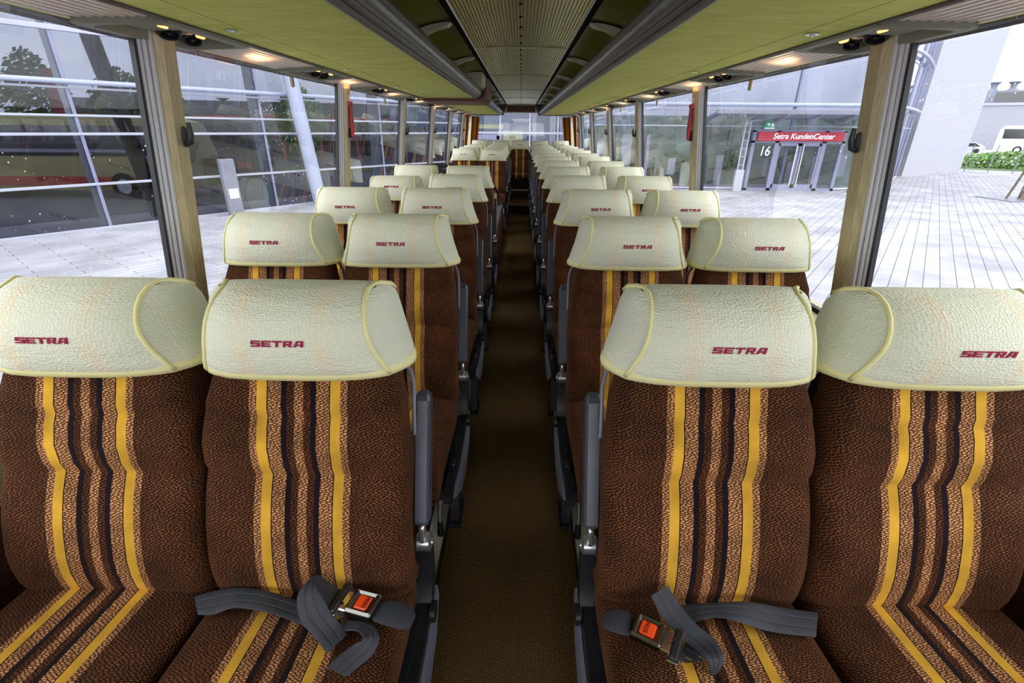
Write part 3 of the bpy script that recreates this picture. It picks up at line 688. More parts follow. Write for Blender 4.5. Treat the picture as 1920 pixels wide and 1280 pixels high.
for k, (y, _) in enumerate(lrows):
    for nm, x, kd in (('aisle', XLA, 1), ('window', XLW, 0)):
        rec = jit.uniform(-.8, .8) if k > 1 else 0
        if k == 3 and nm == 'window': rec = 9
        where = '%s row from the camera' % ROWN[k] if k < 5 else '%s row past the side door' % ROWN[k-5]
        place_seat(kd, x, y, 0, 'striped brown seat with cream headrest cover, left-hand %s seat, %s' % (nm, where), 'left-hand %s seats' % nm, rec)
for x, nm, kd in ((XLW, 'left window', 0), (XLA, 'second from the left', 0), (-.022, 'in the centre', 0), (XRA, 'second from the right', 0), (XRW, 'right window', 0)):
    place_seat(kd, x, 11.06, .055, 'striped brown seat in the rear bench row, %s' % nm, 'rear bench seats')
tag(MB().tube([(-.19, 10.42, .40), (.15, 10.42, .40)], .012, 12).build('foot_bar', ALU, None, True), 'thin metal bar under the centre rear seat', 'bar')

# ------------------------------------------------------------------ lap belts on the two nearest aisle seats
def strap_mesh(pairs, th=.0022, sub=5):
    def cat(P, i, f):
        p0, p1, p2, p3 = (Vector(P[max(i-1, 0)]), Vector(P[i]), Vector(P[min(i+1, len(P)-1)]), Vector(P[min(i+2, len(P)-1)]))
        return .5*((2*p1)+(p2-p0)*f+(2*p0-5*p1+4*p2-p3)*f*f+(3*p1-p0-3*p2+p3)*f**3)
    A = [p[0] for p in pairs]; B = [p[1] for p in pairs]; rows = []
    for i in range(len(pairs)-1):
        for j in range(sub): rows.append((cat(A, i, j/sub), cat(B, i, j/sub)))
    rows.append((Vector(A[-1]), Vector(B[-1])))
    m = MB(); rings = []
    for i, (a, b) in enumerate(rows):
        a2, b2 = rows[min(i+1, len(rows)-1)]; a1, b1 = rows[max(i-1, 0)]
        n = (b-a).cross((a2+b2)-(a1+b1)); n = n.normalized() if n.length > 1e-9 else Vector((0, 0, 1))
        if n.z < 0: n = -n
        rg = []
        for f, h in ((0, .3), (.06, 1), (.28, 1), (.30, .55), (.36, .55), (.38, 1), (.62, 1), (.64, .55), (.70, .55), (.72, 1), (.94, 1), (1, .3)): rg.append(a.lerp(b, f)+n*th*h)
        rg += [b.lerp(a, .03)-n*th*.5, a.lerp(b, .03)-n*th*.5]; rings.append(rg)
    m.loft(rings); return m
LA = [((-0.676, 0.707, 0.65), (-0.643, 0.666, 0.65)), ((-0.641, 0.717, 0.655), (-0.609, 0.663, 0.655)), ((-0.583, 0.719, 0.665), (-0.568, 0.671, 0.665)), ((-0.522, 0.712, 0.665), (-0.499, 0.663, 0.665)), ((-0.457, 0.7, 0.655), (-0.442, 0.652, 0.655)), ((-0.398, 0.677, 0.65), (-0.394, 0.638, 0.65)), ((-0.35, 0.662, 0.645), (-0.341, 0.62, 0.645))]
LB = [((-0.349, 0.703, 0.675), (-0.34, 0.646, 0.675)), ((-0.387, 0.715, 0.69), (-0.38, 0.668, 0.69)), ((-0.41, 0.712, 0.715), (-0.407, 0.696, 0.715)), ((-0.428, 0.669, 0.715), (-0.385, 0.67, 0.715)), ((-0.417, 0.637, 0.685), (-0.359, 0.649, 0.685)), ((-0.382, 0.614, 0.665), (-0.339, 0.64, 0.665)), ((-0.35, 0.587, 0.66), (-0.324, 0.624, 0.66))]
LC = [((-0.334, 0.654, 0.66), (-0.337, 0.631, 0.66)), ((-0.288, 0.645, 0.665), (-0.306, 0.628, 0.665)), ((-0.255, 0.611, 0.68), (-0.284, 0.602, 0.68)), ((-0.261, 0.585, 0.665), (-0.305, 0.6, 0.665)), ((-0.286, 0.565, 0.655), (-0.334, 0.577, 0.655)), ((-0.305, 0.546, 0.65), (-0.349, 0.554, 0.65))]
RA = [((0.627, 0.701, 0.65), (0.593, 0.647, 0.65)), ((0.559, 0.706, 0.655), (0.511, 0.652, 0.655)), ((0.477, 0.703, 0.675), (0.437, 0.658, 0.675)), ((0.412, 0.703, 0.67), (0.395, 0.669, 0.67)), ((0.351, 0.709, 0.655), (0.347, 0.663, 0.655))]
RB = [((0.273, 0.688, 0.705), (0.314, 0.712, 0.705)), ((0.289, 0.659, 0.685), (0.333, 0.683, 0.685)), ((0.307, 0.637, 0.675), (0.358, 0.649, 0.675)), ((0.331, 0.613, 0.67), (0.383, 0.623, 0.67)), ((0.351, 0.58, 0.68), (0.383, 0.581, 0.68)), ((0.361, 0.57, 0.65), (0.366, 0.568, 0.65))]
RC = [((0.307, 0.595, 0.65), (0.332, 0.63, 0.65)), ((0.332, 0.579, 0.65), (0.354, 0.617, 0.65)), ((0.361, 0.57, 0.65), (0.372, 0.605, 0.65))]
def belt(label, straps, buck, ang, tail, flip):
    o = thing('seat_belt', label, 'seat belt', (0, 0, 0))
    for s in straps: strap_mesh(s).build('webbing', WEB, o, True)
    T = Matrix.Translation(buck) @ Matrix.Rotation(math.radians(ang), 4, 'Z')
    m = MB()      # local: +x runs from the tongue towards the sleeve
    m.rbox(-.028, .028, -.024, .024, -.010, .006, .003, T)
    for (a, b, c, d) in ((-.030, .030, .017, .026), (-.030, .030, -.026, -.017), (-.030, -.016, -.026, .026), (.016, .030, -.026, .026)): m.rbox(a, b, c, d, .002, .012, .005, T)
    bk = m.build('buckle', DKCHROME, o)
    bt = MB().rbox(-.0145, .0145, -.0155, .0155, .004, .0105, .0025, T).build('release_button', ORANGE, bk); bt['label'] = 'orange press button'
    textmesh('press_lettering', 'PRESS', .0125, BLACK, bk, T @ Matrix.Translation((.004 if flip else .006, 0, .0108)) @ Matrix.Rotation(-PI/2 if not flip else PI/2, 4, 'Z') @ Matrix.Diagonal((.8, 1, 1, 1)), .0002)
    m = MB().rbox(-.050, -.028, -.022, .022, -.006, .002, .002, T); m.rbox(-.064, -.044, -.036, .036, -.006, .001, .002, T); tg = m.build('tongue', CHROME, o)
    m = MB().rbox(-.062, -.046, -.034, .034, .001, .008, .004, T); m.cyl(T @ Vector((-.047, -.004, .009)), T.to_3x3() @ Vector((0, 0, 1)), .003, .002, 12); m.build('tongue_cap', BLACK, tg)
    m = MB(); a, b = Vector(buck)+(T.to_3x3() @ Vector((.028, 0, -.004))), Vector(tail); d = (b-a); side = Vector((-d.y, d.x, 0)).normalized(); rg = []
    for f, w, h in ((0, .020, .003), (.10, .024, .006), (.3, .0265, .008), (.6, .0265, .008), (.85, .024, .008), (.96, .018, .006), (1, .013, .004)):
        p = a.lerp(b, f)+Vector((0, 0, .004*math.sin(PI*f))); rg.append([p+side*w*math.cos(t)+Vector((0, 0, h*math.sin(t))) for t in [2*PI*q/14 for q in range(14)]])
    m.loft(rg); m.build('sleeve', WEBD, o, True)
    return o
belt('black lap belt with orange press button lying on the left-hand nearest aisle seat', [LA, LB, LC], (-.303, .671, .682), -14, (-.200, .650, .668), False)
belt('black lap belt with orange press button lying on the right-hand nearest aisle seat', [RA, RB, RC], (.255, .628, .682), 151, (.178, .664, .668), True)

# ------------------------------------------------------------------ small interior fittings
def hook(sd, y, zc, label):
    x = X0+sd*(wx(zc)-.036); o = thing('coat_hook', label, 'hook', (x, y, zc), 0, 'coat hooks on the window pillars')
    MB().rbox(-.007, .007, -.013, .013, -.045, .02, .006).build('back_plate', BLACK, o)
    MB().tube([(-sd*.004, -.004, -.035), (-sd*.018, -.006, -.03), (-sd*.026, -.006, -.005), (-sd*.026, -.006, .03)], [.010, .011, .009, .006], 10).build('prong', BLACK, o, True)
ords = ['nearest', 'second', 'third', 'fourth', 'fifth', 'sixth']
for sd in (-1, 1):
    for k, y in enumerate(PY[2:8]): hook(sd, y+.03, z_(-.02), 'black coat hook on the %s %s-hand window pillar' % (ords[k], 'left' if sd < 0 else 'right'))
def hammer(sd, y, label):
    z = z_(.09); x = X0+sd*(wx(z)-.046); o = thing('safety_hammer', label, 'hammer', (x, y, z))
    MB().rbox(-.010, .010, .004, .022, -.10, .055, .006).build('holder', GREYP, o)
    MB().tube([(0, -.004, .045), (0, -.004, .01), (0, -.006, -.06), (0, -.006, -.145)], [.012, .008, .010, .011], 10).build('handle', RED, o, True)
    MB().cyl((0, 0, .05), (0, 1, 0), .013, .055, 14).build('head', RED, o, True)
hammer(-1, PY[3]+.025, 'red emergency hammer on the second left window pillar'); hammer(1, PY[3]+.025, 'red emergency hammer on the second right window pillar')
for sd in (-1, 1):
    z = z_(.165); x = X0+sd*(wx(z)-.0375)
    tag(MB().box(x-.001, x+.001, PY[3]+.0, PY[3]+.04, z-.03, z+.03).build('sticker', STICK), 'white instruction sticker above the %s red hammer' % ('left' if sd < 0 else 'right'), 'sticker')
    for k, y in enumerate([2.62, 4.35, 5.9, 7.6]):
        m = MB().rbox(-.006, .006, -.016, .016, -.03, .02, .006); o = m.build('blind_tab', BEIGE, None, False, (X0+sd*1.098, y, z_(.205)))
        tag(o, 'small beige blind tab at the top of the %s %s-hand window' % (ords[k+1], 'left' if sd < 0 else 'right'), 'blind tab', 'blind tabs')
# white notice on the third right window
z = z_(-.33); tag(MB().box(X0+wx(z)-.004, X0+wx(z)-.002, 4.30, 4.46, z-.09, z+.04).build('paper_notice', STICK), 'white paper notice stuck on the right window between second and third pillars', 'notice')
# curtains at the rear corners
for sd in (-1, 1):
    for (ya, yb, nm) in ((10.35, 10.75, 'side'), (11.45, 11.95, 'corner')):
        m = MB(); rows = []; uv = []
        for i in range(13):
            f = i/12; z = z_(.24)-f*.86; wd = 1-.42*math.sin(PI*min(1, f*1.0)*.5)**1.5; r = []
            for j in range(49):
                g_ = j/48; yy = yb-(yb-ya)*wd*(1-g_) if sd < 0 else yb-(yb-ya)*wd*(1-g_); xx = X0+sd*((wx(z) if f > .02 else wx(z_(.22)))-.06-.018*math.sin(g_*PI*11)-(.0 if nm == 'side' else .12*g_)); r.append((xx, yy, z)); uv.append((g_, f))
            rows.append(r)
        m.loft(rows, False, False, uv)
        tag(m.build('curtain', CURT, None, 'all'), 'gathered brown and amber curtain at the rear %s, %s window' % ('left' if sd < 0 else 'right', 'last side' if nm == 'side' else 'rear corner of the'), 'curtain')
# side door well on the left: screen, grab rails
o = thing('door_screen', 'brown padded screen with black grab rail beside the left side door', 'screen', (-.262, 5.55, 0))
MB().rbox(-.02, .02, -1.05, 1.05, .10, .62, .015).build('padded_panel', BROWNP, o); MB().rbox(-.028, .028, -1.07, 1.07, .61, .64, .008).build('metal_cap', ALU, o)
MB().tube([(-.005, 1.0, .62), (-.01, 1.02, .70), (-.035, 1.0, .80), (-.075, .92, .88), (-.09, .80, .93)], .017, 12).build('grab_rail', BLACK, o, True)
o = thing('guard_rail', 'pair of black horizontal bars by the left windows at the side door', 'rail', (-.8, 5.2, 0))
for zz in (1.21, 1.155): MB().tube([(-.36, 0, zz), (.16, 0, zz), (.20, 0, zz-.04)], .014, 12).build('bar', BLACK, o, True)
MB().tube([(.20, 0, 1.175), (.20, 0, .10)], .014, 12).build('post', BLACK, o, True)

# ------------------------------------------------------------------ outside
def paving():
    m = Mt('concrete_paving', (150, 150, 156), .85, spec=.3)
    v = m.coord('Object', (1, 1, 1), (0, 0, math.radians(-52)))
    br = m.n('ShaderNodeTexBrick'); br.offset = .5; m.l(v, br.inputs['Vector'])
    br.inputs['Scale'].default_value = 1; br.inputs['Brick Width'].default_value = 1.3; br.inputs['Row Height'].default_value = .26; br.inputs['Mortar Size'].default_value = .008; br.inputs['Mortar Smooth'].default_value = .2
    br.inputs['Color1'].default_value = lin((164, 164, 172)); br.inputs['Color2'].default_value = lin((174, 174, 182)); br.inputs['Mortar'].default_value = lin((96, 93, 94))
    n = m.ramp(m.noise(m.coord('Object'), .8, 5), [(.3, (205, 205, 205)), (.7, (255, 255, 255))])
    m.color(m.mix(1, br.outputs['Color'], n, 'MULTIPLY')); return m.m
g = MB().box(-120, 160, -60, 200, GZ-.2, GZ); o = g.build('ground', paving()); o['kind'] = 'structure'
ASPH = plain('asphalt', (84, 86, 96), .8, var=.08, vs=1)
LGLASSW = plain('white_metal', (160, 162, 178), .4)
LILAC = plain('lilac_frame', (120, 122, 150), .5)
COLW = plain('painted_column', (152, 158, 182), .5)
WALLW = plain('white_render', (158, 158, 168), .8, var=.02)
GRASS = plain('grass', (84, 108, 58), 1, var=.25, vs=3)
LEAF = plain('foliage', (62, 88, 46), .9, var=.35, vs=4)
LEAF2 = plain('light_foliage', (104, 138, 76), .9, var=.3, vs=5)
WOOD = plain('tree_bark', (92, 82, 70), .9, var=.2)
TYRE = plain('tyre', (28, 28, 30), .8)
DKGL = plain('dark_coach_glass', (34, 40, 48), .1, spec=.8)
def foliage(name, parent, c, r, n, sz, mat, seed=1, squash=1.0):
    rd = random.Random(seed); m = MB()
    for _ in range(n):
        while True:
            p = Vector((rd.uniform(-1, 1), rd.uniform(-1, 1), rd.uniform(-1, 1)))
            if p.length < 1 and p.length > .35: break
        q = Vector(c)+Vector((p.x*r[0]*(1-.35*max(0, p.z)), p.y*r[1]*(1-.35*max(0, p.z)), p.z*r[2])); s = sz*rd.uniform(.6, 1.3)
        a = Vector((rd.uniform(-1, 1), rd.uniform(-1, 1), rd.uniform(-1, 1))).normalized(); b = a.orthogonal().normalized(); c2 = a.cross(b)
        m.add([q-b*s, q-c2*s*.55, q+b*s, q+c2*s*.55+a*s*.2], [(0, 1, 2, 3)])
    return m.build(name, mat, parent, fix=False)
def tree(loc, h, r, label, seed, mat=LEAF, n=1600, sz=.16):
    o = thing('tree', label, 'tree', loc, 0); MB().tube([(0, 0, 0), (.05, 0, h*.4), (0, .05, h*.75)], [.14, .10, .04], 8).build('trunk', WOOD, o, True)
    foliage('crown', o, (0, 0, h*.62), (r, r, h*.40), n, sz, mat, seed); return o
def coach(label, loc, rz, L, H, cols, name='coach'):
    o = thing(name, label, 'coach', loc, rz)
    m = MB(); Wd = 1.25
    def ring(x, z0, z1, w): return [(x, -w, z0), (x, -w, z1-.25), (x, -w+.15, z1-.04), (x, -w+.35, z1), (x, w-.35, z1), (x, w-.15, z1-.04), (x, w, z1-.25), (x, w, z0)]
    rg = [ring(0, .5, H*.55, Wd*.9), ring(.06, .4, H*.85, Wd), ring(.5, .35, H, Wd), ring(L-1.2, .35, H, Wd), ring(L-.35, .35, H*.93, Wd), ring(L-.05, .38, H*.6, Wd*.97), ring(L, .5, H*.4, Wd*.9)]
    m.loft(rg); m.build('body', cols[0], o, True)
    for sy in (-1, 1):
        y0, y1 = sorted((sy*(Wd+.002), sy*(Wd+.02)))
        MB().prism([(.6, H*.53), (L-.9, H*.53), (L-.35, H*.60), (L-.75, H*.88), (.5, H*.88)], 'y', y0, y1).build('window_band', DKGL, o)
        if cols[1]: MB().prism([(.15, .52), (L-.2, .52), (L-.35, .86), (.15, .86)], 'y', y0, y1).build('lower_stripe', cols[1], o)
        if cols[2]: MB().prism([(.5, H*.57), (L-2.2, H*.57), (L-.6, H*.40), (L-.5, H*.43), (L-2.1, H*.61), (.5, H*.61)], 'y', *sorted((sy*(Wd+.021), sy*(Wd+.035)))).build('bright_moulding', cols[2], o)
    for x in ((2.6, 3.9, L-2.6) if L > 10 else (1.8, L-1.8)):
        for sy in (-1, 1):
            w = MB().cyl((x, sy*(Wd-.12), .5), (0, 1, 0), .5, .3, 28).build('wheel', TYRE, o, True); MB().cyl((x, sy*(Wd+.035), .5), (0, 1, 0), .28, .03, 20).build('hub', ALU, w, True)
    return o
def car(label, loc, rz, mat):
    o = thing('car', label, 'car', loc, rz); m = MB(); rg = []
    for x, z0, z1, w in ((0, .4, .7, .75), (.1, .3, .85, .85), (.9, .28, .95, .9), (1.3, .28, 1.1, .9), (1.9, .28, 1.42, .86), (3.1, .28, 1.46, .86), (3.9, .28, 1.15, .88), (4.3, .3, .9, .86), (4.45, .4, .7, .8)):
        rg.append([(x, -w, z0), (x, -w, min(z1, .85)), (x, -w*.78, z1), (x, w*.78, z1), (x, w, min(z1, .85)), (x, w, z0)])
    m.loft(rg); m.build('body', mat, o, True)
    for sy in (-1, 1): MB().prism([(1.45, .95), (3.8, .95), (3.2, 1.36), (2.0, 1.34)], 'y', *sorted((sy*.80, sy*.905))).build('side_windows', DKGL, o)
    for x in (.85, 3.55):
        for sy in (-1, 1): MB().cyl((x, sy*.82, .32), (0, 1, 0), .32, .2, 20).build('wheel', TYRE, o, True)
    return o

# left glass front: plane through (-13.1, 12), running away to the right
FA = math.atan2(.815, .58); FO = (-13.1, 12.0, GZ)
fac = thing('glass_facade', 'long glazed building front with silver tubes beyond the left windows', 'building', FO, FA)
m = MB()
for zz in (.02, 1.20, 2.48): m.rbox(-22, 17.5, -.05, .03, zz-.035, zz+.035, .01)
m.rbox(-22, 17.5, -.05, .03, 2.9, 2.96, .01); m.rbox(-22, 17.5, -.05, .03, 4.86, 4.98, .01); m.rbox(-22, 17.5, -.05, .03, 6.2, 6.27, .01)
m.build('rails', LGLASSW, fac)
MB().tube([(-22, -.16, 3.72), (17.5, -.16, 3.72)], .065, 12).build('tube', COLW, fac, True)
MB().rbox(-22, 17.5, -.04, .03, 3.56, 3.61, .01).build('transom', LGLASSW, fac)
for k in range(-5, 4):
    x = 2.3+5.05*k; MB().rbox(x-.04, x+.04, -.02, .14, 0, 8.5, .01).build('mullion', LILAC, fac)
    MB().rbox(x-.01, x+.01, .15, .75, 0, 8.5, .004).build('fin', plain('glass_fin', (170, 190, 196), .2) if k == -5 else bpy.data.materials['glass_fin'], fac)
MB().add([(-22, 0, 0), (17.5, 0, 0), (17.5, 0, 8.5), (-22, 0, 8.5)], [(0, 1, 2, 3)]).build('glazing', FACGLASS, fac)
MB().box(-22, 17.5, -.3, .3, 8.5, 9.2).build('parapet', LGLASSW, fac)
def onF(x, y, z=0): c, s = math.cos(FA), math.sin(FA); return (FO[0]+c*x-s*y, FO[1]+s*x+c*y, GZ+z)
# leaning columns
for (x, y, nm, mt, r, dx) in ((8.75, -.55, 'pale leaning round column in front of the left glass front', COLW, .24, -.9), (3.9, 1.0, 'dark leaning round column behind the left glass front', plain('dark_column', (60, 66, 74), .6), .22, -.8)):
    o = thing('column', nm, 'column', onF(x, y)); c, s = math.cos(FA), math.sin(FA); MB().tube([(0, 0, 0), (c*dx, s*dx, 8.4)], r, 20).build('shaft', mt, o, True); MB().cyl((0, 0, .02), (0, 0, 1), r*1.4, .04, 20).build('base_plate', LGLASSW, o)
# reflected coaches, trees, banner and building stand as solids behind the left glass
m = MB().box(-30, 60, 2.5, 40, .0, .012); a = m.build('asphalt_yard', ASPH, None, False, FO); a.rotation_euler = (0, 0, FA); a['kind'] = 'structure'
OLC = plain('olive_coach_paint', (164, 154, 98), .4); RDS = plain('brick_red_paint', (196, 78, 60), .4)
coach('olive coach with brick-red lower stripe and white moulding reflected in the left glass front', (-29.6, 20.4, GZ), math.radians(2), 16.6, 3.05, (OLC, RDS, LGLASSW))
coach('second dark coach nose behind the olive coach, reflected in the glass front', (-27.0, 29.6, GZ), math.radians(2), 12.0, 3.1, (plain('dark_coach_paint', (52, 48, 50), .4), RDS, None))
tree((-24.0, 26.4, GZ), 6.0, 1.5, 'conical dark tree above the coach, leftmost, a reflection set behind the glass front', 11)
tree((-19.4, 25.9, GZ), 5.2, 1.6, 'bushy dark tree above the coach, a reflection nearest the first left pillar', 12)
tree((-28.2, 26.6, GZ), 4.2, 1.6, 'low dark tree at the far left edge, a reflection set behind the glass front', 13)
tree((-22.6, 33.8, GZ), 5.2, 1.3, 'small tree beside the red banner, a reflection set behind the glass front', 14)
tree((-15.0, 36.0, GZ), 5.2, 1.8, 'pale green tree, a reflection set behind the glass front near the pale column', 15, LEAF2)
tree((-19.5, 38.0, GZ), 3.6, 1.2, 'small young tree on the lawn, a reflection set behind the glass front', 16, LEAF2)
o = thing('banner', 'tall dark red banner tower among the trees, a reflection set behind the glass front', 'banner', (-21.3, 24.6, GZ)); MB().prism([(-.45, 0), (.5, 0), (.20, 5.0), (-.40, 5.0)], 'y', -.1, .1).build('sheet', plain('dark_red_banner', (120, 30, 46), .7, var=.2, vs=6), o); MB().cyl((-.5, 0, 2.5), (0, 0, 1), .05, 5.2, 10).build('mast', STEEL, o)
o = thing('reflected_building', 'long low grey building with red steel beams, a reflection set behind the glass front', 'building', (-24, 44, GZ), math.radians(20))
MB().box(-12, 14, 0, 8, 0, 3.6).build('wall', plain('grey_cladding', (128, 128, 132), .8), o); MB().box(-12, 14, -.5, 8, 3.6, 4.6).build('roof', plain('dark_roof', (66, 68, 76), .7), o)
m = MB().box(-12, 14, -1.2, -1.0, 3.2, 3.5)
for k in range(9): m.box(-11.5+k*3, -11.3+k*3, -1.2, -1.0, 0, 3.4)
m.build('red_beams', RDS, o)
MB().box(-12, 14, -.06, 0, .3, 1.6).build('dark_window_band', DKGL, o)
a = MB().box(0, 22, 0, 4, .012, .05).build('lawn', GRASS, None, False, (-30, 30.5, GZ)); a.rotation_euler = (0, 0, math.radians(10)); a['kind'] = 'structure'
o = thing('street_lamp', 'thin street lamp with wide head behind the glass front', 'street lamp', (-15.2, 27.2, GZ)); MB().cyl((0, 0, 2.0), (0, 0, 1), .035, 4.0, 10).build('pole', STEEL, o); MB().tube([(0, 0, 3.85), (0, 0, 4.0)], [.03, .32], 16).build('head', STEEL, o)
o = thing('ticket_terminal', 'grey terminal post with a white sheet in front of the left glass', 'terminal', onF(5.6, -.55)); MB().rbox(-.22, .22, -.12, .12, 0, 1.75, .03).build('case', GREYP, o); MB().box(-.15, .15, -.13, -.121, .55, .85).build('paper_sheet', STICK, o); o.rotation_euler = (0, 0, FA)

# rear glass front
o = thing('rear_glass_front', 'pale glazed front seen through the rear window', 'building', (0, 34, GZ))
PB = plain('pale_blue_panel', (112, 126, 150), .6, var=.12, vs=.7)
MB().box(-9, 9, 2.2, 2.4, 0, 7).build('inner_wall', PB, o)
m = MB()
for x in (-7.5, -5.6, -1.35, .55, 2.35): m.box(x-.04, x+.04, -.06, .06, 0, 7)
m.build('mullions', LGLASSW, o); MB().box(-9, 9, -.08, .06, 2.40, 2.52).box(-9, 9, -.06, .06, 5, 5.1).build('rails', LGLASSW, o)
m = MB().box(-4.3, -4.1, -.1, .1, 0, 2.3).box(-1.6, -1.4, -.1, .1, 0, 2.3).box(-4.3, -1.4, -.1, .1, 2.05, 2.35); m.build('door_frame', LILAC, o)
CRM = plain('reflected_cream', (200, 196, 150), .6)
m = MB().box(-3.4, -2.0, 1.0, 1.2, 0, 1.9).box(-1.2, .1, 1.0, 1.2, 0, 2.6).box(-4.9, -1.2, 1.0, 1.2, 2.7, 2.95); m.build('coach_reflection', CRM, o)  # cream blocks stand in for a cream coach reflected in the glazing
m = MB().box(.7, 1.0, 1.5, 1.7, 0, 7).box(1.9, 2.3, 1.5, 1.7, 0, 7).box(2.6, 4.6, 1.5, 1.7, 0, 7); m.build('white_blinds', LGLASSW, o)
MB().add([(-9, 0, 0), (9, 0, 0), (9, 0, 7), (-9, 0, 7)], [(0, 1, 2, 3)]).build('glazing', ENTGLASS, o); MB().box(-9, 9, -.3, 3, 7, 7.5).build('roof_edge', LGLASSW, o)

# right-hand building with the entrance
ent = thing('customer_centre', 'glazed building with curved end and entrance beyond the right windows', 'building', (0, 0, GZ))
poly = [(3.2, 25.6), (8.6, 25.5), (10.6, 25.5), (12.9, 25.5), (15.7, 25.5), (17.6, 26.2), (19.2, 27.6), (20.8, 29.3), (22.6, 31.4), (24.4, 33.6)]
gl = MB(); rl = MB()
zt = 9.5
gl.loft([[(x, y, .02) for x, y in poly], [(x, y, zt) for x, y in poly]], False, False); gl.build('glazing', ENTGLASS, ent)
for i, (x, y) in enumerate(poly):
    if i in (2, 4): continue
    MB().box(x-.05, x+.05, y-.04, y+.14, 0, zt).build('mullion', LILAC, ent)
for z in (3.83, 6.25): MB().tube([(x+(.12 if y > 26 else 0), y-.22, z) for x, y in poly], .085, 12).build('tube_rail', COLW, ent, True)
for z in (3.6, 2.9, 5.9):
    for (a, b) in zip(poly, poly[1:]): rl.tube([(a[0], a[1]-.02, z), (b[0], b[1]-.02, z)], .03, 4)
for (a, b) in zip(poly, poly[1:]): rl.tube([(a[0], a[1]-.02, .06), (b[0], b[1]-.02, .06)], .06, 4)
rl.build('rails', LGLASSW, ent)
INN = plain('dark_green_backdrop', (96, 110, 104), .8, var=.3, vs=.8); INU = plain('pale_upper_interior', (196, 200, 214), .7, var=.06, vs=.5)  # dark green stands in for darkness and hedge reflections in the glass
MB().box(3.2, 18.5, 28.2, 28.4, 0, 3.4).build('inner_wall', INN, ent); MB().box(3.2, 18.5, 28.2, 28.4, 3.4, zt).build('upper_inner_wall', INU, ent)
m = MB().loft([[(18.5, 28.3, 0), (26.3, 36.0, 0)], [(18.5, 28.3, 3.6), (26.3, 36.0, 3.6)]], False, False); m.build('curved_inner_wall', INN, ent)
m = MB().loft([[(18.5, 28.3, 3.6), (26.3, 36.0, 3.6)], [(18.5, 28.3, zt), (26.3, 36.0, zt)]], False, False); m.build('curved_upper_wall', INU, ent)
m = MB()
rd = random.Random(5)
for k in range(11): x = 4+1.25*k; w = rd.uniform(.15, .5); m.box(x, x+w, 27.2, 27.3, rd.uniform(0, .6), rd.uniform(1.2, 2.6))
m.build('display_boards', LGLASSW, ent)
for k in range(4): foliage('reflected_hedge', ent, (5+3.1*k, 27.6, 1.2), (1.0, .3, .45), 260, .10, LEAF, 30+k)  # leaf clumps set inside imitate hedges reflected in the glass
# entrance doors
dr = thing('entrance_door', 'double glass entrance doors in a lilac-grey frame under the red sign', 'door', (13.3, 25.3, GZ))
m = MB()
for x0, x1 in ((-2.25, -2.1), (-1.15, -.95), (1.1, 1.3), (2.0, 2.15)): m.box(x0, x1, -.08, .08, 0, 2.72)
m.box(-2.25, 2.15, -.08, .08, 2.66, 2.76).box(-2.25, 2.15, -.08, .08, 2.18, 2.28).box(-2.25, 2.15, -.08, .08, 0, .12); m.build('frame', LILAC, dr)
for s in (-1, 1):
    lf = MB(); a, b = (-.95, -.02) if s < 0 else (.12, 1.1); a, b = (-.95, .06) if s < 0 else (.10, 1.1)
    lf.box(a, a+.10, -.05, .05, .12, 2.18).box(b-.10, b, -.05, .05, .12, 2.18).box(a, b, -.05, .05, 2.05, 2.18).box(a, b, -.05, .05, .12, .30); L_ = lf.build('door_leaf', LILAC, dr)
    MB().cyl(((b-.14) if s < 0 else (a+.14), -.12, 1.15), (0, 0, 1), .022, 1.95, 10).build('handle', ALUW, L_, True)
MB().add([(-2.2, 0, .1), (2.1, 0, .1), (2.1, 0, 2.2), (-2.2, 0, 2.2)], [(0, 1, 2, 3)]).build('door_glass', ENTGLASS, dr)
sg = thing('shop_sign', 'red fascia sign with white lettering above the entrance doors', 'sign', (13.25, 25.12, GZ+2.47))
MB().rbox(-2.02, 2.02, -.05, .05, -.20, .20, .01).build('panel', plain('red_sign', (168, 24, 52), .5), sg)
RX = Matrix.Rotation(PI/2, 4, 'X')
WHT = plain('white_lettering', (240, 240, 244), .5)
textmesh('lettering', 'Setra KundenCenter', .34, WHT, sg, Matrix.Translation((.1, -.056, .0)) @ RX, .004, .25, .006)
nb = thing('house_number', 'white number 16 on the glass left of the entrance doors', 'number', (11.72, 25.2, GZ+1.8)); textmesh('digits', '16', .62, WHT, nb, RX @ Matrix.Diagonal((.85, 1, 1, 1)), .004, .1)
ex = thing('exit_sign', 'small green and white escape sign above the red sign', 'sign', (11.78, 25.3, GZ+2.95)); MB().rbox(-.24, .24, -.02, .02, -.10, .16, .01).build('green_panel', plain('sign_green', (46, 168, 122), .5), ex); MB().rbox(-.24, .24, -.022, .02, -.16, -.10, .004).build('white_strip', WHT, ex)
m = MB().box(-.12, -.02, -.026, -.02, -.02, .06).box(-.16, -.04, -.026, -.02, .06, .09).box(.05, .17, -.026, -.02, -.06, .11); m.build('pictogram', WHT, ex)
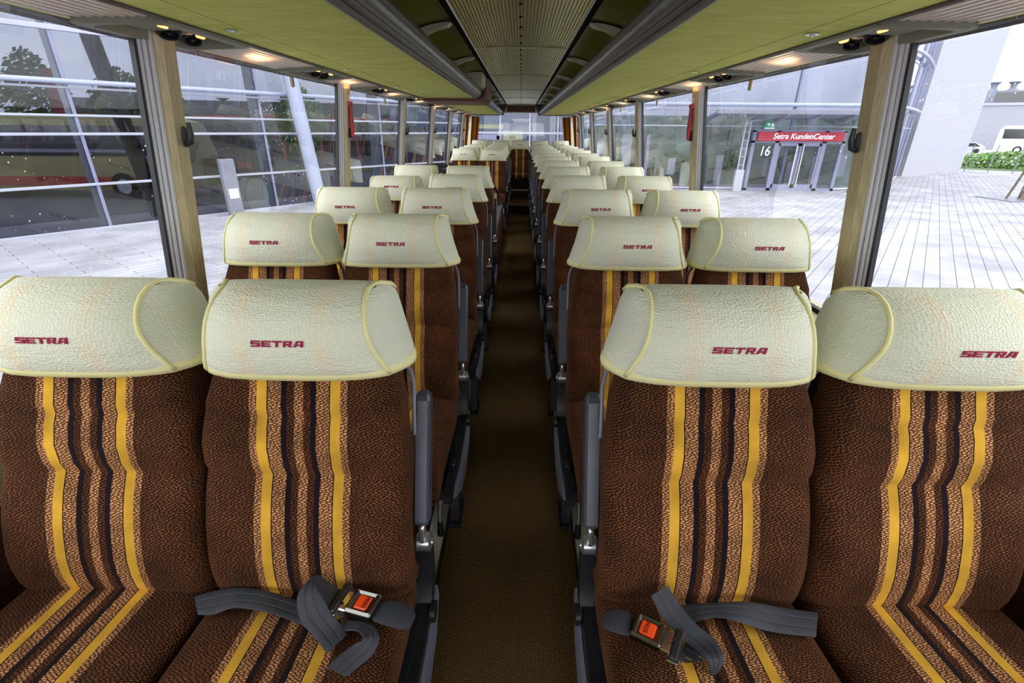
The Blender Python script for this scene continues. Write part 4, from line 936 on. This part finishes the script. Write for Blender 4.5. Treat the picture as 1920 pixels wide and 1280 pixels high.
# canopy
cn = thing('canopy', 'grey glass canopy with ribs projecting over the entrance', 'canopy', (8.6, 25.4, GZ+3.15))
m = MB().loft([[(0, -1.7, .32), (8.3, -1.7, .32), (8.3, 0, .05), (0, 0, .05)], [(0, -1.7, .38), (8.3, -1.7, .38), (8.3, 0, .11), (0, 0, .11)]]); m.build('glass_sheet', plain('canopy_glass', (150, 160, 172), .2), cn)
MB().rbox(0, 8.3, -1.78, -1.70, .22, .42, .02).build('front_edge', GREYP, cn)
for k in range(6):
    x = .3+1.5*k; MB().prism([(-1.6, .28), (0, .04), (0, -.16), (-.6, -.06)], 'x', x, x+.07).build('rib', LGLASSW, cn)
for x, nm in ((10.45, 'left'), (15.98, 'right')):
    o = thing('lattice_post', 'white lattice ladder post %s of the entrance doors' % nm, 'post', (x, 24.6, GZ))
    for s in (-.12, .12): MB().cyl((s, 0, 1.56), (0, 0, 1), .035, 3.1, 10).build('upright', LGLASSW, o, True)
    m = MB()
    for k in range(8): m.cyl((0, 0, .5+.36*k), (1, 0, 0), .018, .22, 8)
    m.build('rungs', LGLASSW, o)
    MB().rbox(-.2, .2, -.09, .09, 0, 1.0 if nm == 'left' else .1, .02).build('foot', LGLASSW, o)
# white slab wall, hall, vents
o = MB().prism([(25.3, 34.3), (33.2, 39.3), (33.0, 40.0), (25.0, 35.4)], 'z', GZ, GZ+14).build('white_slab_wall', WALLW); tag(o, 'tall plain white slab wall right of the curved glass', 'wall')
hl = thing('factory_hall', 'long pale grey industrial hall on the far right', 'building', (60, 106, GZ), math.radians(-38))
HALL = Mt('ribbed_cladding', (140, 142, 152), .7); v = HALL.coord('Object'); wv_ = HALL.n('ShaderNodeTexWave', bands_direction='X'); wv_.inputs['Scale'].default_value = 1.1; HALL.l(v, wv_.inputs['Vector']); HALL.color(HALL.ramp(wv_.outputs['Fac'], [(.2, (134, 136, 148)), (.8, (156, 158, 168))]))
MB().box(-10, 90, 0, 30, 0, 7.2).build('cladding', HALL.m, hl); MB().box(-10, 90, -.2, 0, 6.9, 7.3).build('eaves', LGLASSW, hl)
MB().box(18, 19, -.1, 0, 0, 6.9).build('blue_strip', plain('blue_grey', (104, 118, 170), .6), hl)
VN = plain('zinc_vents', (122, 126, 140), .6, .2, var=.12, vs=1)
MB().box(16, 70, 5, 10, 7.2, 9.4).build('roof_plant', VN, hl); MB().box(17, 22, 4.9, 5, 7.6, 9.1).box(24, 29, 4.9, 5, 7.6, 9.1).build('louvre', DKGL, hl)
for k in range(14): MB().tube([(18.4+2.5*k, 6.2, z) for z in (9.3, 9.8, 9.95, 10.4, 10.7, 10.85)], [1.05, .45, .42, .52, .92, .5], 14).build('roof_vent', VN, hl, True)
coach('white touring coach with dark windows on the far road', (70.0, 78.5, GZ), math.radians(-42), 13.5, 3.7, (plain('white_coach_paint', (226, 228, 234), .35), None, None))
coach('light blue coach partly hidden behind the white slab wall', (58.0, 87.5, GZ), math.radians(-42), 10.5, 3.7, (plain('light_blue_paint', (128, 170, 220), .35), None, None))
car('white car parked beside the white coach', (62.6, 78.0, GZ), math.radians(-42), LGLASSW)
hd = tag(foliage('hedge', None, (0, 0, .6), (6.2, 1.0, .8), 2600, .16, LEAF2, 41), 'low green hedge with lavender behind the yard', 'hedge', kind='stuff'); hd.location = (40.5, 41.5, GZ); hd.rotation_euler = (0, 0, math.radians(-42))
a = MB().box(0, 60, 0, 25, .01, .04).build('lawn.001', GRASS, None, False, (34, 44, GZ)); a.rotation_euler = (0, 0, math.radians(-42)); a['kind'] = 'structure'
a = MB().box(0, 60, 0, 8, .04, .05).build('path', plain('gravel_path', (186, 184, 188), .9), None, False, (46, 45, GZ)); a.rotation_euler = (0, 0, math.radians(48)); a['kind'] = 'structure'
fn = thing('post_fence', 'thin wire fence with leaning steel posts before the hedge', 'fence', (33.6, 39.4, GZ))
for k in range(7):
    x, y = 1.35*k*.8, -1.0*k*.8; MB().tube([(x, y, 0), (x+.15, y, 1.9)], .035, 8).build('post', GREYP, fn)
m = MB()
for z in (.3, .7, 1.1): m.tube([(0, 0, z), (6.5, -4.8, z)], .008, 4)
m.build('wires', GREYP, fn)
t = thing('young_tree', 'young tree held by wooden stakes at the right edge of the yard', 'tree', (21.9, 22.6, GZ))
MB().tube([(.2, 0, 0), (.35, 0, 1.4), (.5, .05, 2.6)], [.05, .045, .03], 8).build('trunk', WOOD, t, True)
for (x, y) in ((-.35, 0), (.05, -.35), (.45, .2)): MB().tube([(x, y, 0), (x+.22*(1 if x < .2 else -.3)+.35, y*.3, 2.0)], .045, 8).build('stake', WOOD, t, True)
foliage('crown', t, (.6, 0, 2.7), (.95, .95, .75), 700, .11, LEAF2, 51)
MB().box(-.9, 1.2, -.9, .9, .0, .03).build('tree_grate', GREYP, t)
